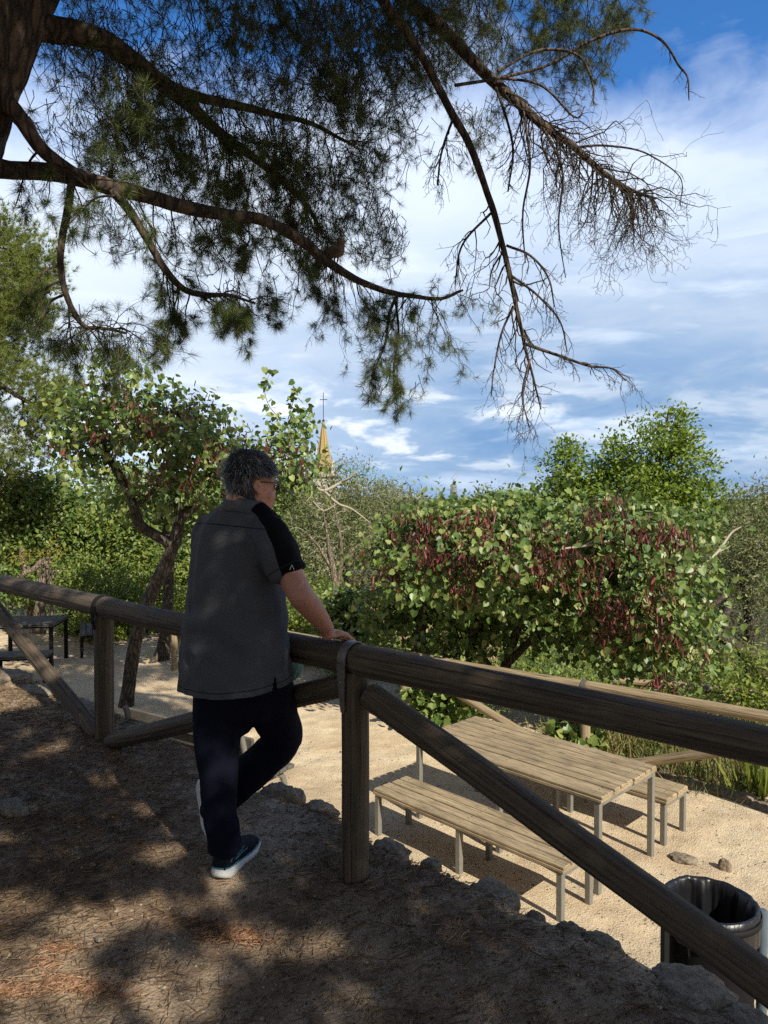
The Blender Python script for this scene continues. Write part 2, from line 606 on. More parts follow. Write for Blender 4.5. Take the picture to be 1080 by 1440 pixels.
def make_world():
    w = bpy.data.worlds.new('World')
    SC.world = w
    w.use_nodes = True
    t = w.node_tree
    k = NT.__new__(NT)
    k.t = t
    bg = t.nodes['Background']
    sky = t.nodes.new('ShaderNodeTexSky')
    sky.sky_type = 'NISHITA'
    sky.sun_disc = False
    sky.sun_elevation = SUN_EL
    sky.sun_rotation = SUN_AZ
    sky.air_density = 1.0
    sky.dust_density = 0.6
    sky.ozone_density = 2.5
    tc = t.nodes.new('ShaderNodeTexCoord')
    sep = t.nodes.new('ShaderNodeSeparateXYZ')
    k.l(tc.outputs['Generated'], sep.inputs[0])
    x, y, z = sep.outputs
    # high thin cloud: direction projected on a flat layer
    zz = k.math('ADD', k.math('MAXIMUM', z, 0.0), 0.16)
    cb = t.nodes.new('ShaderNodeCombineXYZ')
    k.l(k.math('DIVIDE', x, zz), cb.inputs[0])
    k.l(k.math('DIVIDE', y, zz), cb.inputs[1])
    high = k.noise(cb.outputs[0], 1.0, 7, 0.52, 0.35)
    fine = k.noise(cb.outputs[0], 4.5, 6, 0.6, 0.9)
    # layered low cloud: azimuth / height
    az = k.math('ARCTAN2', x, y)
    cl = t.nodes.new('ShaderNodeCombineXYZ')
    k.l(k.math('MULTIPLY', az, 2.2), cl.inputs[0])
    k.l(k.math('MULTIPLY', z, 13.0), cl.inputs[1])
    low = k.noise(cl.outputs[0], 1.5, 7, 0.55, 0.5)
    cl2 = t.nodes.new('ShaderNodeCombineXYZ')
    k.l(k.math('MULTIPLY', az, 4.2), cl2.inputs[0])
    k.l(k.math('MULTIPLY', z, 13.0), cl2.inputs[1])
    low2 = k.noise(cl2.outputs[0], 1.7, 8, 0.58, 0.3)
    # cover of the high veil falls off towards the zenith and to the upper right
    band = k.ramp(z, [(0.0, 0.75), (0.13, 0.85), (0.24, 1.0), (0.36, 0.8), (0.47, 0.52), (0.6, 0.3)])
    side = k.math('MULTIPLY', k.math('ADD', x, 0.0), k.ramp(z, [(0.3, 0.0), (0.5, 1.0)]))
    ahead = k.ramp(k.math('ADD', k.math('MULTIPLY', y, 0.5), 0.5), [(0.42, 0.0), (0.7, 1.0)])
    cover = k.math('ADD', k.math('ADD', high, k.math('MULTIPLY', k.math('SUBTRACT', fine, 0.5), 0.2)), k.math('SUBTRACT', band, 0.66))
    veil = k.ramp(cover, [(0.32, 0.0), (0.52, 0.8), (0.74, 1.0)])
    veil = k.math('MULTIPLY', veil, ahead)
    base = sky.outputs['Color']
    blue = k.mix(1.0, base, (0.42, 0.92, 1.42), 'MULTIPLY')
    white = (7.0, 7.8, 8.9)
    c = k.mix(veil, blue, white)
    # grey-blue layered undersides near the horizon
    g1 = k.ramp(low, [(0.24, 0.0), (0.47, 1.0)])
    g1 = k.math('MULTIPLY', g1, k.ramp(z, [(0.0, 0.97), (0.12, 0.92), (0.22, 0.72), (0.38, 0.0)]))
    g1 = k.math('MULTIPLY', g1, k.ramp(k.math('ADD', k.math('MULTIPLY', az, 1.0), 0.5), [(0.1, 0.25), (0.62, 1.0)]))
    c = k.mix(g1, c, k.mix(k.ramp(low2, [(0.35, 0.0), (0.65, 1.0)]), (1.35, 2.7, 4.9), (3.0, 4.1, 5.7)))
    # bright cumulus edges low down
    g2 = k.ramp(low2, [(0.5, 0.0), (0.58, 0.85), (0.72, 0.4)])
    g2 = k.math('MULTIPLY', g2, k.ramp(z, [(0.02, 0.15), (0.05, 0.75), (0.11, 0.85), (0.16, 0.0)]))
    g2 = k.math('MULTIPLY', g2, k.ramp(k.math('ADD', az, 0.5), [(0.0, 1.0), (0.62, 1.0), (0.8, 0.3)]))
    c = k.mix(g2, c, (9.0, 9.3, 9.4))
    c = k.mix(ahead, k.mix(0.75, c, (3.3, 3.15, 2.95)), c)
    k.l(c, bg.inputs['Color'])
    bg.inputs['Strength'].default_value = 0.1

make_world()
sl = bpy.data.lights.new('sun', 'SUN')
sl.energy = 5.0
sl.angle = math.radians(0.53)
sl.color = (1.0, 0.93, 0.8)
so = bpy.data.objects.new('sun', sl)
so.rotation_mode = 'QUATERNION'
so.rotation_quaternion = Vector(-SUN).to_track_quat('-Z', 'Y')
COL.objects.link(so)
cd = bpy.data.cameras.new('camera')
cd.sensor_fit = 'VERTICAL'
cd.sensor_height = 36.0
cd.sensor_width = 27.0
cd.lens = 26.0
cd.clip_end = 9000
cd.clip_start = 0.05
co = bpy.data.objects.new('camera', cd)
co.location = CAM
co.rotation_euler = (math.pi / 2 - TH, 0, 0)
COL.objects.link(co)
SC.camera = co
SC.view_settings.view_transform = 'Standard'
SC.view_settings.look = 'None'
SC.view_settings.exposure = 0.46
SC.view_settings.gamma = 1.0
SC.cycles.max_bounces = 6
SC.cycles.transparent_max_bounces = 4
SC.cycles.use_denoising = False
#==PART2==
# ================================================================== GROUND
EX = np.array([-60, -8, -4.2, -2.9, -2.1, -1.51, -1.09, -.62, -.26, -.05, .51, .85, 1.14, 1.9, 3.0, 6, 60.])
EY = np.array([60, 10.5, 7.0, 5.87, 5.24, 4.80, 4.42, 4.02, 3.77, 3.45, 2.91, 2.61, 2.29, 1.55, .6, -2, -50.])
FX = np.array([-60, -8, -3, -1.5, .26, 2.07, 3.7, 7, 60.])
FY = np.array([20, 17, 15, 10.4, 9.0, 7.57, 6.25, 3.6, -38.])


def dedge(X, Y):
    return (Y - np.interp(X, EX, EY)) * 0.73


def hgt(X, Y):
    X = np.asarray(X, float)
    Y = np.asarray(Y, float)
    q = np.stack([X, Y, 0 * X], -1)
    d = dedge(X, Y) + 0.05 * fbm(q * 3.1, 3, 5)
    up = np.interp(X, [-7, -3, -1.66, -.7], [.34, .2, .11, 0]) + 0.022 * fbm(q * 1.7, 3, 3) + 0.01 * fbm(q * 7, 3, 4)
    up = up - 0.05 * sstep(-.35, 0.05, d)
    lo = -1.3 + 0.09 * sstep(2.6, 1.0, d) + 0.012 * fbm(q * 1.3, 3, 9) + 0.2 * sstep(.75, .2, d)
    d2 = (Y - np.interp(X, FX, FY)) * 0.78
    lo = lo - 0.24 * np.maximum(d2 - 1.6, 0) * sstep(-4, 1, X) - 0.1 * np.maximum(Y - 17, 0) * (1 - sstep(-4, 1, X))
    lo = np.maximum(lo, -62 + 2 * fbm(q * 0.01, 2, 1))
    s = sstep(-.05, .3, d)
    return up * (1 - s) + lo * s


def gz(x, y):
    return float(hgt(np.array([x]), np.array([y]))[0])


def geomsp(a, b, n):
    return np.sign(a) * np.geomspace(abs(a), abs(b), n)

gx = np.concatenate([geomsp(-5000, -13, 22), np.arange(-12, -3.4, .14), np.arange(-3.4, 2.6, .028), np.arange(2.6, 12, .14), geomsp(13, 5000, 22)])
gy = np.concatenate([geomsp(-5000, -7, 18), np.arange(-6, 1.7, .2), np.arange(1.7, 6.4, .028), np.arange(6.4, 18, .11), geomsp(19, 6000, 34)])
XX, YY = np.meshgrid(gx, gy)
ZZ = hgt(XX, YY)
g = Geo()
nx, ny = len(gx), len(gy)
i = np.arange(ny - 1)[:, None] * nx
j = np.arange(nx - 1)[None, :]
g.add(np.stack([XX, YY, ZZ], -1).reshape(-1, 3), np.stack([i + j, i + j + 1, i + nx + j + 1, i + nx + j], -1).reshape(-1, 4))
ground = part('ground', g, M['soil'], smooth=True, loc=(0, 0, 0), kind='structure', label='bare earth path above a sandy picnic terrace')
at = ground.data.attributes.new('upper', 'FLOAT', 'POINT')
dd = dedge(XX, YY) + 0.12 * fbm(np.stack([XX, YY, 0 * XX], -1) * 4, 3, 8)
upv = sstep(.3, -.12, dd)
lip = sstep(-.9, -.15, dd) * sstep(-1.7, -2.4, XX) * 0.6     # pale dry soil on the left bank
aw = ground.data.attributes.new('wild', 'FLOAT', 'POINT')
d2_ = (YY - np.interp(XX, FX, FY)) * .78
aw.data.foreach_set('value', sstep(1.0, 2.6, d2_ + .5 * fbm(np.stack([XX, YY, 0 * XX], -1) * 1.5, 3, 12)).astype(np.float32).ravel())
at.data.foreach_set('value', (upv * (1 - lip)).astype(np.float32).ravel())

# ---- loose litter and gravel on the ground
def scatter_ok(n, x0, x1, y0, y1, cond):
    x = rng.uniform(x0, x1, n)
    y = rng.uniform(y0, y1, n)
    k = cond(x, y)
    return x[k], y[k]

def needles_on_ground(n):
    x, y = scatter_ok(n, -3.6, 2.2, 1.7, 6.2, lambda x, y: (dedge(x, y) < -.02) & (vnoise(np.stack([x * 1.6, y * 1.6, 0 * x], -1), 31) + 0.5 * vnoise(np.stack([x * 5, y * 5, 0 * x], -1), 32) > rng.uniform(-1.1, .75, len(x)) - .35 * (x > -.4)))
    z = hgt(x, y)
    m = len(x)
    a = rng.uniform(0, np.pi, m)
    L = rng.uniform(.012, .05, m)
    w = rng.uniform(.0009, .0022, m)
    d = np.stack([np.cos(a), np.sin(a), rng.normal(0, .18, m)], -1)
    s = np.stack([-np.sin(a), np.cos(a), 0 * a], -1)
    c = np.stack([x, y, z + .005 + rng.uniform(0, .005, m)], -1)
    V = np.stack([c - d * L[:, None] - s * w[:, None], c + s * w[:, None] * 1.4 + [0, 0, .003], c + d * L[:, None], c - s * w[:, None] * .2], 1)
    g = Geo()
    g.add(V.reshape(-1, 3), np.arange(m * 4).reshape(-1, 4))
    return g
part('pine_needle_litter', needles_on_ground(120000), M['litter'], loc=(0, 0, 0), kind='stuff', label='reddish brown fallen pine needles strewn over the path')

def red_patches():
    rs = np.random.default_rng(15)
    g = Geo()
    for px, py, sx, sy, m in ((308, 1325, .05, .035, 420), (345, 1332, .05, .025, 260), (85, 1418, .045, .025, 260), (62, 1388, .03, .03, 100), (140, 1418, .05, .02, 220), (275, 1312, .05, .02, 120), (88, 1366, .025, .012, 160), (20, 1432, .04, .02, 200)):
        Y = 1.6 * F_PX / (py - 690)
        p = P(px, py, Y)
        x, y = p[0] + rs.normal(0, sx, m), p[1] + rs.normal(0, sy, m)
        z = hgt(x, y) + .006 + rs.uniform(0, .006, m)
        a = rs.uniform(0, np.pi, m)
        L, w = rs.uniform(.008, .03, m), rs.uniform(.001, .002, m)
        d = np.stack([np.cos(a), np.sin(a), rs.normal(0, .2, m)], -1)
        s = np.stack([-np.sin(a), np.cos(a), 0 * a], -1)
        c = np.stack([x, y, z], -1)
        V = np.stack([c - d * L[:, None] - s * w[:, None], c + s * w[:, None] * 1.4 + [0, 0, .003], c + d * L[:, None], c - s * w[:, None] * .2], 1)
        g.add(V.reshape(-1, 3), np.arange(m * 4).reshape(-1, 4))
    return g
part('orange_needle_litter', red_patches(), M['litter_red'], loc=(0, 0, 0), kind='stuff', label='orange patches of fallen pine needles near the bottom left')

def gravel(n):
    def cond(x, y):
        d = dedge(x, y)
        return (d < 0) | ((d > .1) & (rng.uniform(0, 1, len(x)) < .22))
    x, y = scatter_ok(n, -3.6, 3.8, 1.8, 8.5, cond)
    z = hgt(x, y)
    m = len(x)
    r = .0022 + .007 * rng.uniform(0, 1, m) ** 4
    r[rng.uniform(0, 1, m) < .008] *= 2.2
    o = np.array([[1, 0, 0], [0, 1, 0], [-1, 0, 0], [0, -1, 0], [0, 0, .8], [0, 0, -.8]])
    V = np.stack([x, y, z + r * .25], -1)[:, None, :] + o[None] * r[:, None, None] * rng.uniform(.6, 1.3, (m, 6, 1))
    an = rng.uniform(0, 6.28, m)
    ca, sa = np.cos(an), np.sin(an)
    c = np.stack([x, y, z], -1)[:, None, :]
    q = V - c
    V = np.stack([q[..., 0] * ca[:, None] - q[..., 1] * sa[:, None], q[..., 0] * sa[:, None] + q[..., 1] * ca[:, None], q[..., 2]], -1) + c
    f = np.array([[0, 1, 4], [1, 2, 4], [2, 3, 4], [3, 0, 4], [1, 0, 5], [2, 1, 5], [3, 2, 5], [0, 3, 5]])
    g = Geo()
    g.add(V.reshape(-1, 3), (np.arange(m)[:, None, None] * 6 + f[None]).reshape(-1, 3))
    return g
part('gravel', gravel(110000), M['pebble'], loc=(0, 0, 0), kind='stuff', label='fine brown gravel scattered over the earth')

def fallen_twigs():
    g = Geo()
    tb = TwigBatch()
    x, y = scatter_ok(110, -3, 2, 1.9, 5.5, lambda x, y: dedge(x, y) < -.1)
    for a, b in zip(x, y):
        an = rng.uniform(0, 6.28)
        L = rng.uniform(.04, .16)
        pts = []
        for s in np.linspace(0, 1, 5):
            an += rng.normal(0, .25)
            a2, b2 = a + math.cos(an) * L * s, b + math.sin(an) * L * s
            pts.append([a2, b2, gz(a2, b2) + .006])
        tb.add(pts, np.linspace(.003, .0012, 5))
    tb.flush(g)
    return g
part('fallen_twigs', fallen_twigs(), M['twig'], loc=(0, 0, 0), kind='stuff', label='short dry twigs lying on the path')

# ---- rocks
def rock(px, py, wpx, label, hk=.55, dk=.7, seed=0, z=None, rot=None, sink=.35, group=None, name='edge_stone', flat=None):
    Y = 3.0
    for _ in range(20):                       # where the sight line meets the ground
        p = P(px, py, Y)
        Y += (p[2] - gz(p[0], Y) - 0.02) * 0.8
        Y = min(max(Y, 1.6), 16)
    if flat is not None:
        q0 = P(px, py, 3.0) - CAM
        Y = 3.0 * (flat - CAM[2]) / q0[2]
    p = P(px, py, Y)
    w = wpx / F_PX * Y / 2
    n, m = 40, 26
    th = np.linspace(0, 2 * np.pi, n, endpoint=False)
    ph = np.linspace(-np.pi / 2 * .97, np.pi / 2 * .97, m)
    d = np.stack([np.cos(ph)[:, None] * np.cos(th), np.cos(ph)[:, None] * np.sin(th), np.sin(ph)[:, None] * np.ones(n)], -1)
    d = np.sign(d) * np.abs(d) ** .75
    r = 1 + .34 * fbm(d * 1.3 + seed * 7.7, 3, seed) + .2 * fbm(d * 4 + seed, 4, seed + 3)
    V = d * r[..., None] * np.array([w, w * dk, w * hk])
    a = rot if rot is not None else -.75
    R = np.array([[math.cos(a), math.sin(a), 0], [-math.sin(a), math.cos(a), 0], [0, 0, 1]])
    V = V @ R
    c = np.array([p[0], p[1], p[2] - w * hk * (1 - 2 * (0.5 - sink))])
    g = Geo()
    i = np.arange(m - 1)[:, None] * n
    j = np.arange(n)[None, :]
    jn = (j + 1) % n
    g.add(V.reshape(-1, 3) + c, np.stack([i + j, i + jn, i + n + jn, i + n + j], -1).reshape(-1, 4))
    g.add((V[-1] + c), [list(range(n))])
    return part(name, g, M['rock'], smooth=True, loc=c, label=label, cat='rock', group=group)

ROCKS = [
    (548, 1186, 70, 'pale grey rock at the right foot of the metal-strapped fence post', .6),
    (606, 1207, 34, 'little grey stone just right of the rock by the strapped post', .6),
    (692, 1246, 84, 'broad grey edge rock below the middle of the near bench', .5),
    (752, 1280, 30, 'small rounded stone between the broad rock and the bench end leg', .7),
    (803, 1300, 50, 'blue grey stone touching the bench end leg', .7),
    (845, 1317, 74, 'flat topped stone beside the blue grey one, towards the bin', .5),
    (962, 1378, 150, 'largest mossy brown boulder in front of the litter bin', .42),
    (1052, 1424, 80, 'brown stone under the end of the fence brace at the picture corner', .5),
    (450, 1128, 60, 'low dark stone at the drop just left of the strapped post', .5),
    (394, 1104, 70, 'dark jagged stone behind the man\'s bent knee', .7),
    (292, 1072, 80, 'light stone at the terrace lip left of the man\'s standing leg', .45),
    (180, 1020, 92, 'big pitted rock between the left fence post and the park bench', .75),
    (108, 985, 84, 'pale sunlit stone under the left diagonal brace', .45),
    (62, 962, 76, 'flat cream stone in the bank at the foot of the brace shadow', .4),
    (14, 942, 70, 'cream stone of the left bank cut by the picture edge', .4),
]
for q, (a, b, w, lab, hk) in enumerate(ROCKS):
    rock(a, b + 4, w * .86, lab, hk, .85, q + 1, flat=(-.03 if a > 250 else .06 + .0009 * (200 - a)), sink=.42)
BED = [(905, 1078), (932, 1086), (955, 1098), (985, 1104), (1012, 1112), (1042, 1120), (1074, 1134)]
for q, (a, b) in enumerate(BED):
    rock(a, b, 34 + 8 * (q % 3), 'one of the sunlit sandy stones edging the plant bed beyond the far bench', .5, .7, 40 + q, group='stones edging the plant bed', name='border_stone', sink=.3)
rock(1020, 1219, 17, 'lone upright pebble on the sand above the litter bin', 1.5, .8, 61, name='loose_stone', sink=.1)
rock(962, 1206, 34, 'flat whitish stone in the sand behind the far bench leg', .25, .8, 62, name='loose_stone', sink=.2)
rock(140, 1318, 15, 'small flat grey stone alone on the shaded path', .4, .8, 63, name='loose_stone', sink=.2)
rock(16, 1132, 60, 'knobbly brown root-like lump at the left edge of the path', .4, .6, 64, name='loose_stone', sink=.3)

# ================================================================== FENCES
def log(name, a, b, r, mat, parent, seed=0, crack=None, taper=1.0, label=None):
    """a round pole from a to b as an object whose own z axis runs along it"""
    a, b = np.asarray(a, float), np.asarray(b, float)
    L = np.linalg.norm(b - a)
    n, m = 56, max(12, int(L / .03))
    th = np.linspace(0, 2 * np.pi, n, endpoint=False)
    z = np.linspace(0, L, m)
    q = np.stack([np.cos(th)[None] * np.ones((m, 1)), np.sin(th)[None] * np.ones((m, 1)), z[:, None] * np.ones(n)], -1)
    R = r * (1 + (taper - 1) * z / L)[:, None] * (1 + .055 * fbm(q * [1, 1, 1.2] + seed * 3.3, 3, seed) + .015 * vnoise(q * [5, 5, 1.5] + seed, seed + 1))
    rs = np.random.default_rng(seed)
    for (t0, z0, z1, dep) in (crack or []) + [(rs.uniform(0, 6.28), rs.uniform(0, .5) * L, rs.uniform(.5, 1) * L, .006) for _ in range(3)]:
        tc = t0 + .16 * vnoise(np.stack([z * 1.4, 0 * z + seed, 0 * z], -1), 5) + .03 * vnoise(np.stack([z * 9, 0 * z + seed, 0 * z], -1), 6)
        dth = np.abs((th[None] - tc[:, None] + np.pi) % (2 * np.pi) - np.pi)
        win = sstep(z0 - .1, z0 + .15, z) * sstep(z1 + .1, z1 - .15, z)
        R = R - dep * np.clip(1 - dth / .085, 0, 1) * win[:, None]
    end = np.minimum(z, L - z)
    R = R * (1 - .12 * np.clip(1 - end / .012, 0, 1) ** 2)[:, None]
    V = np.stack([np.cos(th)[None] * R, np.sin(th)[None] * R, z[:, None] * np.ones(n)], -1)
    bow = np.sin(np.pi * z / L) * .006 * L + .004 * vnoise(np.stack([z * 2.2, 0 * z + seed, 0 * z], -1), 9) * np.sin(np.pi * z / L)
    V[..., 0] += (bow * math.cos(seed * 1.7))[:, None]
    V[..., 1] += (bow * math.sin(seed * 1.7))[:, None]
    g = Geo()
    i = np.arange(m - 1)[:, None] * n
    j = np.arange(n)[None, :]
    jn = (j + 1) % n
    g.add(V.reshape(-1, 3), np.stack([i + j, i + jn, i + n + jn, i + n + j], -1).reshape(-1, 4))
    g.add(V[0][::-1], [list(range(n))])
    g.add(V[-1], [list(range(n))])
    me = g.mesh(name, True)
    me.materials.append(mat)
    o = bpy.data.objects.new(name, me)
    o.parent = parent
    off = base_of(parent)
    o.location = [float(v) for v in a - off]
    o.rotation_mode = 'QUATERNION'
    o.rotation_quaternion = Vector(b - a).to_track_quat('Z', 'Y')
    COL.objects.link(o)
    return setp(o, label)

pA, pB, pC, pD = np.array([-.12, 3.0]), np.array([-1.66, 4.36]), np.array([1.5, 1.72]), np.array([-3.15, 5.76])
RT = .915
fence = empty('log_fence', (pA[0], pA[1], 0), 'dark round-log fence the man leans on, along the path edge', 'fence')
def xyz(p, z): return np.array([p[0], p[1], z])
for s, (p, zt) in enumerate(((pA, .865), (pB, .865), (pC, .865), (pD, .865))):
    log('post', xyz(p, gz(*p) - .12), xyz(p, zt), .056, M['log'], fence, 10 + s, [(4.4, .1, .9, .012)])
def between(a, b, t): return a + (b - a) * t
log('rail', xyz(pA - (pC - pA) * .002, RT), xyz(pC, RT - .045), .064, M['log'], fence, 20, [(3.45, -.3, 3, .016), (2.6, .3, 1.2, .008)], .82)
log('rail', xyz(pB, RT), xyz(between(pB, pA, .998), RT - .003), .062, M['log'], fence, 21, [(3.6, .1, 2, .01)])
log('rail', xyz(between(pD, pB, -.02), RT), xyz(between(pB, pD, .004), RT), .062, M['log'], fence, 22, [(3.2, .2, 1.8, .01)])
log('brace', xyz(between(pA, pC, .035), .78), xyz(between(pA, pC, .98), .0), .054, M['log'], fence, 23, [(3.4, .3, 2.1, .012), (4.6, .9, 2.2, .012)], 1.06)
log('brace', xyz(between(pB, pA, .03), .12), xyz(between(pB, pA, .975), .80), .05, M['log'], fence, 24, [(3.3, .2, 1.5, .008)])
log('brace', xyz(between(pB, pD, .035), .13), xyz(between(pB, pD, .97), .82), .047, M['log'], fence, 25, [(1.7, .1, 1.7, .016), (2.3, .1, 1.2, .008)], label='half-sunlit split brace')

def strap(p, axis, tail, w=.05, tm='zinc', pre=0):
    ax = nrm(np.append(axis, 0))
    nn = np.array([-ax[1], ax[0], 0])
    g = Geo()
    n = 26
    c = np.array([p[0], p[1], RT])
    for q in range(n):
        t0, t1 = np.pi * (q / n) * 1.16 - .25, np.pi * ((q + 1) / n) * 1.16 - .25
        V = []
        for t in (t0, t1):
            for rr in (.0655, .072):
                for sx in (-w / 2, w / 2):
                    V.append(c + ax * (sx + pre) + nn * math.cos(t) * rr + np.array([0, 0, 1]) * math.sin(t) * rr)
        V = np.array(V)
        g.add(V, [[2, 3, 7, 6], [0, 4, 5, 1], [0, 2, 6, 4], [1, 5, 7, 3]])
    for sgn in (-1, 1):
        top = c + nn * sgn * .0705 + ax * pre + [0, 0, -.01]
        L = tail
        for (za, zb, wa, wb, oa, ob) in ((0, -.055, w, w * .9, 0, -.004), (-.055, -L, w * .9, w * .42, -.004, -.012)):
            a0, b0 = top + [0, 0, za] + nn * sgn * oa, top + [0, 0, zb] + nn * sgn * ob
            V = np.array([a0 - ax * wa / 2, a0 + ax * wa / 2, b0 + ax * wb / 2, b0 - ax * wb / 2])
            V2 = V + nn * sgn * .006
            g.add(np.vstack([V, V2]), [[0, 1, 2, 3], [7, 6, 5, 4], [0, 4, 5, 1], [1, 5, 6, 2], [2, 6, 7, 3], [3, 7, 4, 0]])
        ellipsoid(g, top + [0, 0, -.075] + nn * sgn * .004, np.array([ax * .008, nn * .006, [0, 0, .008]]), n=10, m=5)
    return part('metal_strap', g, M[tm], fence)
strap(pA, pC - pA, .2, .042, pre=-.012)
strap(pB, pA - pB, .12, .03, 'steel_dark')

def thin_fence(name, pts, ztop, hgt_, label, r=.05, braces=(), mat='log_pale'):
    e = empty(name, (pts[0][0], pts[0][1], ztop - hgt_), label, 'fence')
    for s, p in enumerate(pts):
        zz = ztop[s] if hasattr(ztop, '__len__') else ztop
        log('post', (p[0], p[1], gz(*p) - .1), (p[0], p[1], zz - .05), r, M[mat], e, 50 + s)
    for s in range(len(pts) - 1):
        a, b = np.array(pts[s]), np.array(pts[s + 1])
        a2, b2 = between(a, b, .002), between(a, b, .998)
        log('rail', (a2[0], a2[1], ztop), (b2[0], b2[1], ztop), r * 1.08, M[mat], e, 60 + s)
    for (s, d) in braces:
        a, b = np.array(pts[s]), np.array(pts[s + 1])
        a2, b2 = between(a, b, .05), between(a, b, .95)
        lo, hi = gz(*b2) + .06 if d > 0 else gz(*a2) + .06, ztop - .12
        log('brace', (a2[0], a2[1], hi if d > 0 else lo), (b2[0], b2[1], lo if d > 0 else hi), r * .9, M[mat], e, 70 + s)
    for p in pts[1:-1]:
        g = Geo()
        ax = nrm(np.array([pts[1][0] - pts[0][0], pts[1][1] - pts[0][1], 0]))
        tube(g, np.array([np.array([p[0], p[1], ztop]) - ax * .025, np.array([p[0], p[1], ztop]) + ax * .025]), r * 1.08 + .006, 24)
        part('metal_strap', g, M['zinc'], e)
    return e
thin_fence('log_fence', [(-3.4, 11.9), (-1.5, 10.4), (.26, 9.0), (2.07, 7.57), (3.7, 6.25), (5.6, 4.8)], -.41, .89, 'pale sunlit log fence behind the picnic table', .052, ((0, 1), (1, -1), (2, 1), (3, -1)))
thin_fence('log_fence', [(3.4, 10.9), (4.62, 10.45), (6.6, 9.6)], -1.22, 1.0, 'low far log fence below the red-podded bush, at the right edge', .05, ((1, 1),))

# ================================================================== TABLES, BENCHES
def slab_bench(name, L, W, H, planks, leg, mat, steel, label, cat, group=None, legx=(-.46, 0, .46)):
    e = empty(name, (0, 0, 0), label, cat, group)
    g = Geo()
    pw = W / planks
    rs = np.random.default_rng(len(label))
    for k in range(planks):
        y = -W / 2 + pw * (k + .5)
        dx, dz = rs.uniform(-.006, .006), rs.uniform(-.002, .002)
        box(g, np.array([dx, y, H - .0125 + dz]), L, pw - .017, .025, bev=.006)
        box(g, np.array([dx, y, H - .0355 + dz]), L - .006, pw - .002, .021, bev=.002)
    part('bench_seat' if cat == 'bench' else 'table_top', g, M[mat], e)
    f = Geo()
    zr = H - .045 - .018
    for s in legx:
        x = s * L * 1.04 if abs(s) > .1 else 0
        box(f, np.array([x, 0, zr]), leg * .9, W - .02 - leg * 2, .034)
    for y in (-1, 1):
        for a, b in zip(legx[:-1], legx[1:]):
            x0, x1 = a * L * 1.04 + leg / 2, b * L * 1.04 - leg / 2
            box(f, np.array([(x0 + x1) / 2, y * (W / 2 - .06), zr + .003]), x1 - x0, .03, .026)
    part('frame', f, M[steel], e)
    sc_ = Geo()
    for k in range(planks):
        for s in legx:
            for o_ in (-.02, .02):
                ellipsoid(sc_, np.array([s * L * 1.0 + (.012 if s < 0 else -.012 if s > 0 else 0), -W / 2 + pw * (k + .5) + o_, H + .0005]), np.eye(3) * [.005, .005, .0016], n=8, m=4)
    part('screws', sc_, M['steel_dark'], e, kind='stuff')
    for s in legx:
        x = s * L * 1.04 if abs(s) > .1 else 0
        for y in (-1, 1):
            lg = Geo()
            z0 = -.06
            box(lg, np.array([x, y * (W / 2 - leg / 2 - .006), (zr + .016 + z0) / 2]), leg, leg, zr + .016 - z0, bev=.004)
            part('leg', lg, M[steel], e)
    return e

def place(o, x, y, z, ang):
    o.location = (x, y, z)
    o.rotation_euler = (0, 0, ang)

ux, uy = -.70, .714
ANG = math.atan2(uy, ux)
U2 = np.array([ux, uy])
V2 = np.array([uy, -ux])
tab = slab_bench('picnic_table', 1.82, .88, .745, 9, .045, 'plank', 'steel', 'large sunlit wooden picnic table on steel legs, in front of the pale fence', 'table')
tc = np.array([1.54, 5.18]) + U2 * .91 + V2 * .44
place(tab, tc[0], tc[1], -1.32, ANG)
SB = 'benches around the picnic tables'
b1 = slab_bench('picnic_bench', 1.82, .42, .4, 4, .044, 'plank', 'steel', 'sunlit plank bench nearest the log fence brace', 'bench', SB)
c1 = np.array([1.18, 4.79]) + U2 * .91 + V2 * .21
place(b1, c1[0], c1[1], -1.28, ANG)
b2 = dup(b1)
b2['label'] = 'plank bench on the far side of the sunlit picnic table'
c2 = np.array([2.30, 5.94]) + U2 * .91 + V2 * .21
place(b2, c2[0], c2[1], -1.31, ANG)
# the shaded table to the left
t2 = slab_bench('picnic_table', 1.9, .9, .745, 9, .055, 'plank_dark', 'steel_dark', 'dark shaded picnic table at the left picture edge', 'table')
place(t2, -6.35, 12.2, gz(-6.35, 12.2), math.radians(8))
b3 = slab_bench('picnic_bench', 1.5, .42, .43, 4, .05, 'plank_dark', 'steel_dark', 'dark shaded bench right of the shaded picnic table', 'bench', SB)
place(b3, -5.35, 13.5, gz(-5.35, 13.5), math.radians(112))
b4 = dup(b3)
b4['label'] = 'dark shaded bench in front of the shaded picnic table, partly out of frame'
place(b4, -5.75, 10.9, gz(-5.75, 10.9), math.radians(10))

